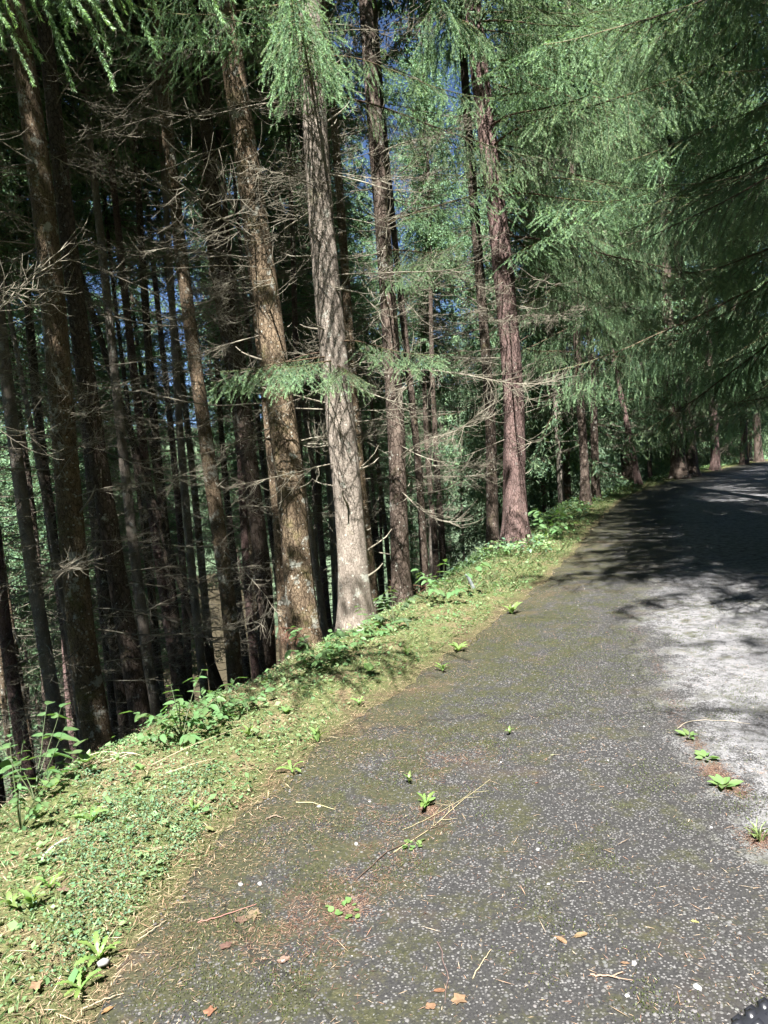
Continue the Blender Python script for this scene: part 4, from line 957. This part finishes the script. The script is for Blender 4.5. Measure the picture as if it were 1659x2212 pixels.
# ------------------------------------------------------------------ fallen leaves, sticks, stones
def dead_leaf(seed, col, lobes=0):
    rg = np.random.default_rng(seed); n = 14; q = np.arange(n) * 2 * PI / n
    r = 0.5 * (1 + (0.28 * np.sin(lobes * q) if lobes else 0) + 0.08 * rg.normal(size=n)); x = r * np.cos(q); y = r * np.sin(q) * (0.8 if lobes else 0.45)
    inner = np.stack([x * 0.5, y * 0.5], 1); out = np.stack([x, y], 1)
    P = np.concatenate([[[0, 0]], inner, out]); z = 0.10 * np.abs(P[:, 1]) * 2 + 0.10 * rg.normal(size=len(P)) * np.linalg.norm(P, axis=1)
    V = np.column_stack([P, z + 0.06]); F3 = [[0, 1 + i, 1 + (i + 1) % n] for i in range(n)]; F4 = [[1 + i, 1 + n + i, 1 + n + (i + 1) % n, 1 + (i + 1) % n] for i in range(n)]
    stem, Fs = tubes([(np.array([[0.45, 0, 0.06], [0.6, 0.02, 0.05], [0.78, 0.08, 0.04]]), np.array([0.012, 0.010, 0.008]))], 4)
    C = (np.array(col)[None] * 0.6 + np.array([[0.18, 0.135, 0.10]]) * 0.4) * (0.45 + 0.35 * rg.random((len(V), 1)))
    V2, F2, C2 = merge([(V, [np.array(F3), np.array(F4)], C), (stem, Fs, np.array(col) * 0.6)])
    return mesh('fallen_leaf', V2, F2, MAT['litter'], True, C2)
def lay(name, me, px, py, size, label, cat, rz=None):
    p = on_ground(px, py, 0.0); s_ = lateral(p[0], p[1])[0][0]; p[2] = 0.013 if s_ < 0.0 else ground(float(p[0]), float(p[1])) + 0.02
    o = obj(name, me, None, Matrix.Translation(Vector(p)) @ Matrix.Rotation(random.random() * 6.28 if rz is None else rz, 4, 'Z') @ Matrix.Diagonal((size, size, size, 1)))
    return tag(o, label, cat)
BR = (0.24, 0.15, 0.09)
for i, (px, py, sz, col, lb, lab) in enumerate([
    (522, 1998, 0.055, (0.22, 0.15, 0.10), 5, 'brown lobed leaf below the reddish twig on the near asphalt'),
    (550, 1985, 0.06, (0.26, 0.18, 0.12), 5, 'brown crumpled leaf at the end of the reddish twig'),
    (490, 2052, 0.05, (0.20, 0.12, 0.09), 5, 'dark crumpled leaf on the near asphalt below the lobed one'),
    (615, 2083, 0.045, (0.34, 0.24, 0.18), 5, 'pinkish crumpled leaf in the near needle drift'),
    (1255, 2030, 0.055, (0.33, 0.20, 0.12), 0, 'tan rolled leaf in the near right asphalt, right of a pair'),
    (1212, 2040, 0.05, (0.34, 0.21, 0.11), 0, 'tan rolled leaf in the near right asphalt, left of a pair'),
    (992, 2170, 0.05, (0.42, 0.30, 0.15), 5, 'pale tan leaf on the asphalt at the bottom edge'),
    (950, 2150, 0.04, (0.30, 0.16, 0.07), 0, 'small orange-brown leaf beside the pale tan one'),
    (930, 2185, 0.035, (0.32, 0.15, 0.10), 4, 'reddish leaf scrap at the bottom edge'),
    (1502, 2000, 0.028, (0.45, 0.42, 0.16), 0, 'pale yellow leaf alone on the right asphalt'),
    (1195, 1637, 0.04, (0.32, 0.36, 0.22), 0, 'pale green leaf lying on the asphalt, centre right'),
    (1160, 1697, 0.025, (0.32, 0.15, 0.09), 0, 'small rust leaf on the asphalt, centre right'),
    (1300, 1706, 0.03, (0.30, 0.17, 0.10), 0, 'curled brown leaf on the asphalt right of the rust one'),
    (80, 2155, 0.05, (0.36, 0.20, 0.13), 4, 'red-brown leaf in the near left verge corner'),
    (232, 2193, 0.045, (0.36, 0.17, 0.08), 0, 'orange-brown leaf near the bottom left asphalt edge'),
    (455, 2195, 0.045, (0.40, 0.20, 0.10), 4, 'orange leaf scrap on the bottom asphalt, left of centre'),
    (545, 1465 + 550, 0.03, (0.30, 0.21, 0.15), 0, 'small brown leaf right of the lobed ones'),
    (140, 1955, 0.045, (0.24, 0.16, 0.11), 4, 'dull brown leaf among the corner rosettes'),
    (705, 1440, 0.06, (0.40, 0.34, 0.24), 4, 'bleached leaf on the verge below the leafy shrub'),
    (455, 1807, 0.06, (0.26, 0.30, 0.10), 0, 'yellow-green leaf at the right end of the vetch mat'),
    (1350, 1480 + 610, 0.03, (0.33, 0.2, 0.12), 0, 'thin tan leaf in the lower right asphalt')]):
    lay('fallen_leaf', dead_leaf(500 + i, col, lb), px, py, sz * 0.85, lab, 'leaf')
def stick(label, pts, r, col, lift=0.004, name='twig', cat='twig', forks=0):
    P = np.array([on_ground(*q) for q in pts]); P[:, 2] = np.maximum([ground(float(a_), float(b_)) + 0.01 for a_, b_ in P[:, :2]], 0.013) + r + lift * np.sin(np.linspace(0.3, 2.5, len(P)))
    c0 = P[0].copy(); t = np.linspace(0, 1, 12); u = np.linspace(0, 1, len(P))
    Q = np.stack([np.interp(t, u, P[:, k_]) for k_ in range(3)], 1) - c0
    Q[1:-1] += rng.normal(size=(10, 3)) * np.array([0.002, 0.002, 0.0006])
    paths = [(Q, np.linspace(r, r * 0.55, 12))]
    for i in range(forks):
        j = rng.integers(3, 10); d = unit(Q[j + 1] - Q[j]) + np.array([*rng.normal(size=2) * 0.7, 0.1]); paths.append((np.array([Q[j], Q[j] + unit(d) * 0.03, Q[j] + unit(d) * 0.07 + [0, 0, 0.004]]), np.array([r * 0.6, r * 0.5, r * 0.3])))
    V, F = tubes(paths, 5)
    return tag(obj(name, mesh(name, V, F, MAT['litter'], True, np.broadcast_to(np.array(col), (len(V), 3))), None, None, tuple(c0)), label, cat)
stick('dark stick slanting below the big dandelion rosette', [(768, 1912), (830, 1855), (930, 1800), (945, 1787)], 0.0025, (0.10, 0.075, 0.055), forks=2)
stick('straw stalk running up right from the big dandelion rosette', [(850, 1850), (930, 1800), (990, 1745), (1060, 1690)], 0.0016, (0.38, 0.32, 0.20), forks=4)
stick('second straw stalk beside the big dandelion rosette', [(870, 1800), (930, 1775), (1000, 1735), (1020, 1715)], 0.0014, (0.34, 0.30, 0.18), forks=3)
stick('reddish twig holding the brown lobed leaf', [(428, 2003), (480, 1990), (555, 1963)], 0.0025, (0.30, 0.17, 0.13))
stick('pale bent stem lying above the crack-line weeds', [(1463, 1580), (1480, 1568), (1510, 1562), (1575, 1564), (1620, 1570)], 0.002, (0.42, 0.38, 0.28))
stick('thin dark twig at the bottom centre', [(945, 2045), (962, 2090), (968, 2130), (962, 2180)], 0.002, (0.14, 0.10, 0.09))
stick('straight tan straw right of the thin dark twig', [(1022, 2125), (1045, 2085), (1062, 2062)], 0.002, (0.34, 0.27, 0.19))
stick('broken tan twig in the lower right asphalt', [(1276, 2117), (1300, 2120), (1325, 2122), (1346, 2112)], 0.003, (0.34, 0.24, 0.17), forks=1)
stick('bleached stick lying in the near left verge', [(95, 1872), (120, 1855), (148, 1838)], 0.005, (0.42, 0.40, 0.36), 0.02)
stick('long straw at the bottom left asphalt', [(180, 2190), (225, 2172), (268, 2158)], 0.0022, (0.42, 0.36, 0.24))
stick('straw at the near asphalt edge above the bottom left one', [(300, 2040), (330, 2020), (360, 1998)], 0.0022, (0.40, 0.35, 0.24))
stick('dark short stick on the mossy edge right of the vetch mat', [(575, 1778), (595, 1770), (612, 1775)], 0.004, (0.20, 0.15, 0.12))
stick('long straw lying across the upper verge', [(360, 1700), (410, 1690), (470, 1668)], 0.0025, (0.44, 0.38, 0.25), 0.03)
stick('long straw lying on the verge below the near shrub', [(330, 1675), (420, 1640), (520, 1595)], 0.0025, (0.42, 0.36, 0.24), 0.03)
stick('curved straw across the moss below the centre trunks', [(640, 1740), (680, 1743), (725, 1757)], 0.002, (0.44, 0.38, 0.24))
rg2 = np.random.default_rng(77)
def pebble(seed):
    rg = np.random.default_rng(seed); bmv = []
    th = np.linspace(0, PI, 6)[1:-1]; an = np.arange(8) * PI / 4
    V = [(0, 0, 1)] + [(math.sin(a_) * math.cos(b_), math.sin(a_) * math.sin(b_), math.cos(a_)) for a_ in th for b_ in an] + [(0, 0, -1)]
    V = np.array(V) * (1 + 0.13 * rg.normal(size=(len(V), 1))) * np.array([1, 0.72, 0.5]); n = len(V)
    F3 = [[0, 1 + i, 1 + (i + 1) % 8] for i in range(8)] + [[n - 1, n - 9 + (i + 1) % 8, n - 9 + i] for i in range(8)]
    F4 = [[1 + r_ * 8 + i, 1 + r_ * 8 + 8 + i, 1 + r_ * 8 + 8 + (i + 1) % 8, 1 + r_ * 8 + (i + 1) % 8] for r_ in range(3) for i in range(8)]
    return V, [np.array(F3), np.array(F4)]
for i, (px, py, sz, g, lab) in enumerate([(225, 2098, 0.020, 0.42, 'white stone at the near asphalt edge'), (520, 1998 - 80, 0.012, 0.4, 'small white stone above the reddish twig'), (562, 1916, 0.012, 0.38, 'pale chip on the mossy asphalt left of centre'),
        (612, 2085, 0.009, 0.5, 'round white pebble in the near needle drift'), (1370, 2090, 0.011, 0.45, 'white pebble in the lower right asphalt'), (1506, 2142, 0.015, 0.5, 'brightest white pebble near the bottom right'),
        (770, 1830, 0.012, 0.4, 'white chip left of the dark stick'), (1162, 1842, 0.010, 0.48, 'white pebble left of the small straw pair'), (690, 1748, 0.010, 0.45, 'white pebble on the bare asphalt left of the dandelion'),
        (1630, 1790, 0.012, 0.42, 'white pebble near the right border grass tuft')]):
    V, F = pebble(600 + i)
    lay('loose_stone', mesh('loose_stone', V, F, MAT['stone'], True, np.broadcast_to(np.array((g, g, g * 0.98)) * 0.6, (len(V), 3))), px, py, sz, lab, 'stone')

# ------------------------------------------------------------------ grey pipe, dead boughs
k = NM('galvanised_pipe'); tc = k.n('TexCoord').outputs['Object']
c = k.ramp(k.n('TexNoise', Scale=30.0, Detail=4.0, Vector=tc).outputs[0], [(0.3, (0.20, 0.23, 0.24)), (0.7, (0.36, 0.39, 0.40))])
k.b.inputs['Metallic'].default_value = 0.3; MAT['pipe'] = k.finish(c, 0.5, 0.5)
pb = on_ground(1030, 1280); top = at_depth(1008, 1240, pb[1] - 0.05); pb[2] = ground(float(pb[0]), float(pb[1])) - 0.08
post = thing('marker_post', 'grey metal pipe leaning out of the verge plants', 'post', tuple(pb))
ax = top - pb; t_ = np.array([0, 0.96, 0.961, 0.998, 1.0, 1.0, 0.9]); rr = np.array([0.020, 0.020, 0.0225, 0.0225, 0.021, 0.015, 0.014])
V, F = tubes([(t_[:2, None] * ax * 0.97, rr[:2])], 14); obj('pipe', mesh('pipe', V, F, MAT['pipe'], True), post)
V, F = tubes([(np.array([0.94, 0.95, 0.99, 1.0])[:, None] * ax, np.array([0.0205, 0.0235, 0.0235, 0.019]))], 14)
F = [F, np.array([[3 * 14, 3 * 14 + i, 3 * 14 + i + 1] for i in range(1, 13)])]; obj('end_cap', mesh('end_cap', V, F, MAT['pipe'], False), post)
V, F, C = bough_mesh(181, 1.1, 1.0, 0.004, 0.02, 0.8)
brown = mesh('dead_bough', V, F, MAT['litter'], False, np.broadcast_to(np.array((0.20, 0.11, 0.075)), (len(V), 3)) * (0.6 + 0.8 * rng.random((len(V), 1))))
for (px, py, D, sc, az, lab) in [(1005, 1262, 8.6, 0.75, 0.3, 'brown dead spruce bough beside the grey pipe'), (955, 1272, 8.9, 0.7, 2.6, 'brown dead spruce bough sunk behind the leafy bramble'), (672, 1360, 6.9, 0.35, 2.9, 'withered brown spray hanging before the stout mossy spruce')]:
    p = at_depth(px, py, D)
    tag(obj('dead_bough', brown, None, Matrix.Translation(Vector(p)) @ Matrix.Rotation(az, 4, 'Z') @ Matrix.Rotation(-0.15, 4, 'Y') @ Matrix.Diagonal((sc, sc, sc, 1))), lab, 'branch')

# ------------------------------------------------------------------ bicycle front wheel at the lower right corner
k = NM('tyre_rubber'); MAT['rubber'] = k.finish((0.018, 0.019, 0.024), 0.35, 0.6)
k = NM('brushed_alloy'); k.b.inputs['Metallic'].default_value = 0.9; MAT['alloy'] = k.finish((0.45, 0.46, 0.48), 0.35, 0.5)
k = NM('fork_paint'); MAT['fork'] = k.finish((0.02, 0.02, 0.025), 0.3, 0.5)
WR = 0.335
pt = at_depth(1648, 2200, 1.0); sc_ = (0.725 - CAMZ) / (pt[2] - CAMZ); pt = np.array([pt[0] * sc_, sc_, 0.725])
phi = R(62); dirw = np.array([math.sin(phi), math.cos(phi), 0]); sidew = np.array([math.cos(phi), -math.sin(phi), 0])
bike = thing('bicycle', 'knobbly black bicycle tyre poking into the bottom right corner', 'bicycle', (float(pt[0]), float(pt[1]), 0.012))
def torus(Rm, rm, ns=72, nr=14, flat=1.0):
    a_ = np.linspace(0, 2 * PI, ns, endpoint=False)[:, None]; b_ = np.linspace(0, 2 * PI, nr, endpoint=False)[None]
    rad = Rm + rm * np.cos(b_); V = (rad * np.cos(a_))[..., None] * dirw + (rad * np.sin(a_))[..., None] * np.array([0, 0, 1.0]) + (rm * flat * np.sin(b_) + 0 * a_)[..., None] * sidew
    V[..., 2] += 0.3625
    i = np.arange(ns)[:, None]; j = np.arange(nr)[None]; f = lambda i_, j_: (i_ % ns) * nr + j_ % nr
    return V.reshape(-1, 3), np.stack([f(i, j), f(i + 1, j), f(i + 1, j + 1), f(i, j + 1)], -1).reshape(-1, 4)
V, F = torus(WR, 0.025); ty = obj('tyre', mesh('tyre', V, F, MAT['rubber'], True), bike)
Vk, Fk, off = [], [], 0
bx = np.array([[-1, -1, 0], [1, -1, 0], [1, 1, 0], [-1, 1, 0], [-.75, -.75, 1], [.75, -.75, 1], [.75, .75, 1], [-.75, .75, 1]], float)
bf = np.array([[0, 1, 5, 4], [1, 2, 6, 5], [2, 3, 7, 6], [3, 0, 4, 7], [4, 5, 6, 7]])
for i in range(76):
    for row, ang in enumerate((-0.95, -0.33, 0.33, 0.95)):
        a_ = 2 * PI * (i + 0.5 * (row in (1, 2)) + 0.25 * (row == 2)) / 76
        er = math.cos(a_) * dirw + math.sin(a_) * np.array([0, 0, 1.0]); et = -math.sin(a_) * dirw + math.cos(a_) * np.array([0, 0, 1.0])
        nn = er * math.cos(ang) + sidew * math.sin(ang); bb = -er * math.sin(ang) + sidew * math.cos(ang)
        cpt = er * WR + nn * 0.0235 + np.array([0, 0, 0.3625])
        Vk.append(cpt + bx[:, :1] * et * 0.0075 + bx[:, 1:2] * bb * 0.0055 + bx[:, 2:] * nn * 0.0055); Fk.append(bf + off); off += 8
o = obj('tread_knobs', mesh('tread_knobs', np.concatenate(Vk), np.concatenate(Fk), MAT['rubber']), ty); o['kind'] = 'stuff'
V, F = torus(WR - 0.034, 0.012, 64, 8, 1.1); obj('rim', mesh('rim', V, F, MAT['alloy'], True), bike)
V, F = tubes([(np.array([-0.05, -0.03, 0.03, 0.05])[:, None] * sidew + [0, 0, 0.3625], np.array([0.012, 0.02, 0.02, 0.012]))], 12); obj('hub', mesh('hub', V, F, MAT['alloy'], True), bike)
for i in range(20):
    a_ = 2 * PI * i / 20; e_ = math.cos(a_) * dirw + math.sin(a_) * np.array([0, 0, 1.0])
    V, F = tubes([(np.array([sidew * 0.028 * (-1) ** i + e_ * 0.02 + [0, 0, 0.3625], e_ * (WR - 0.04) + [0, 0, 0.3625]]), np.array([0.0011, 0.0011]))], 4); obj('spoke', mesh('spoke', V, F, MAT['alloy']), bike)
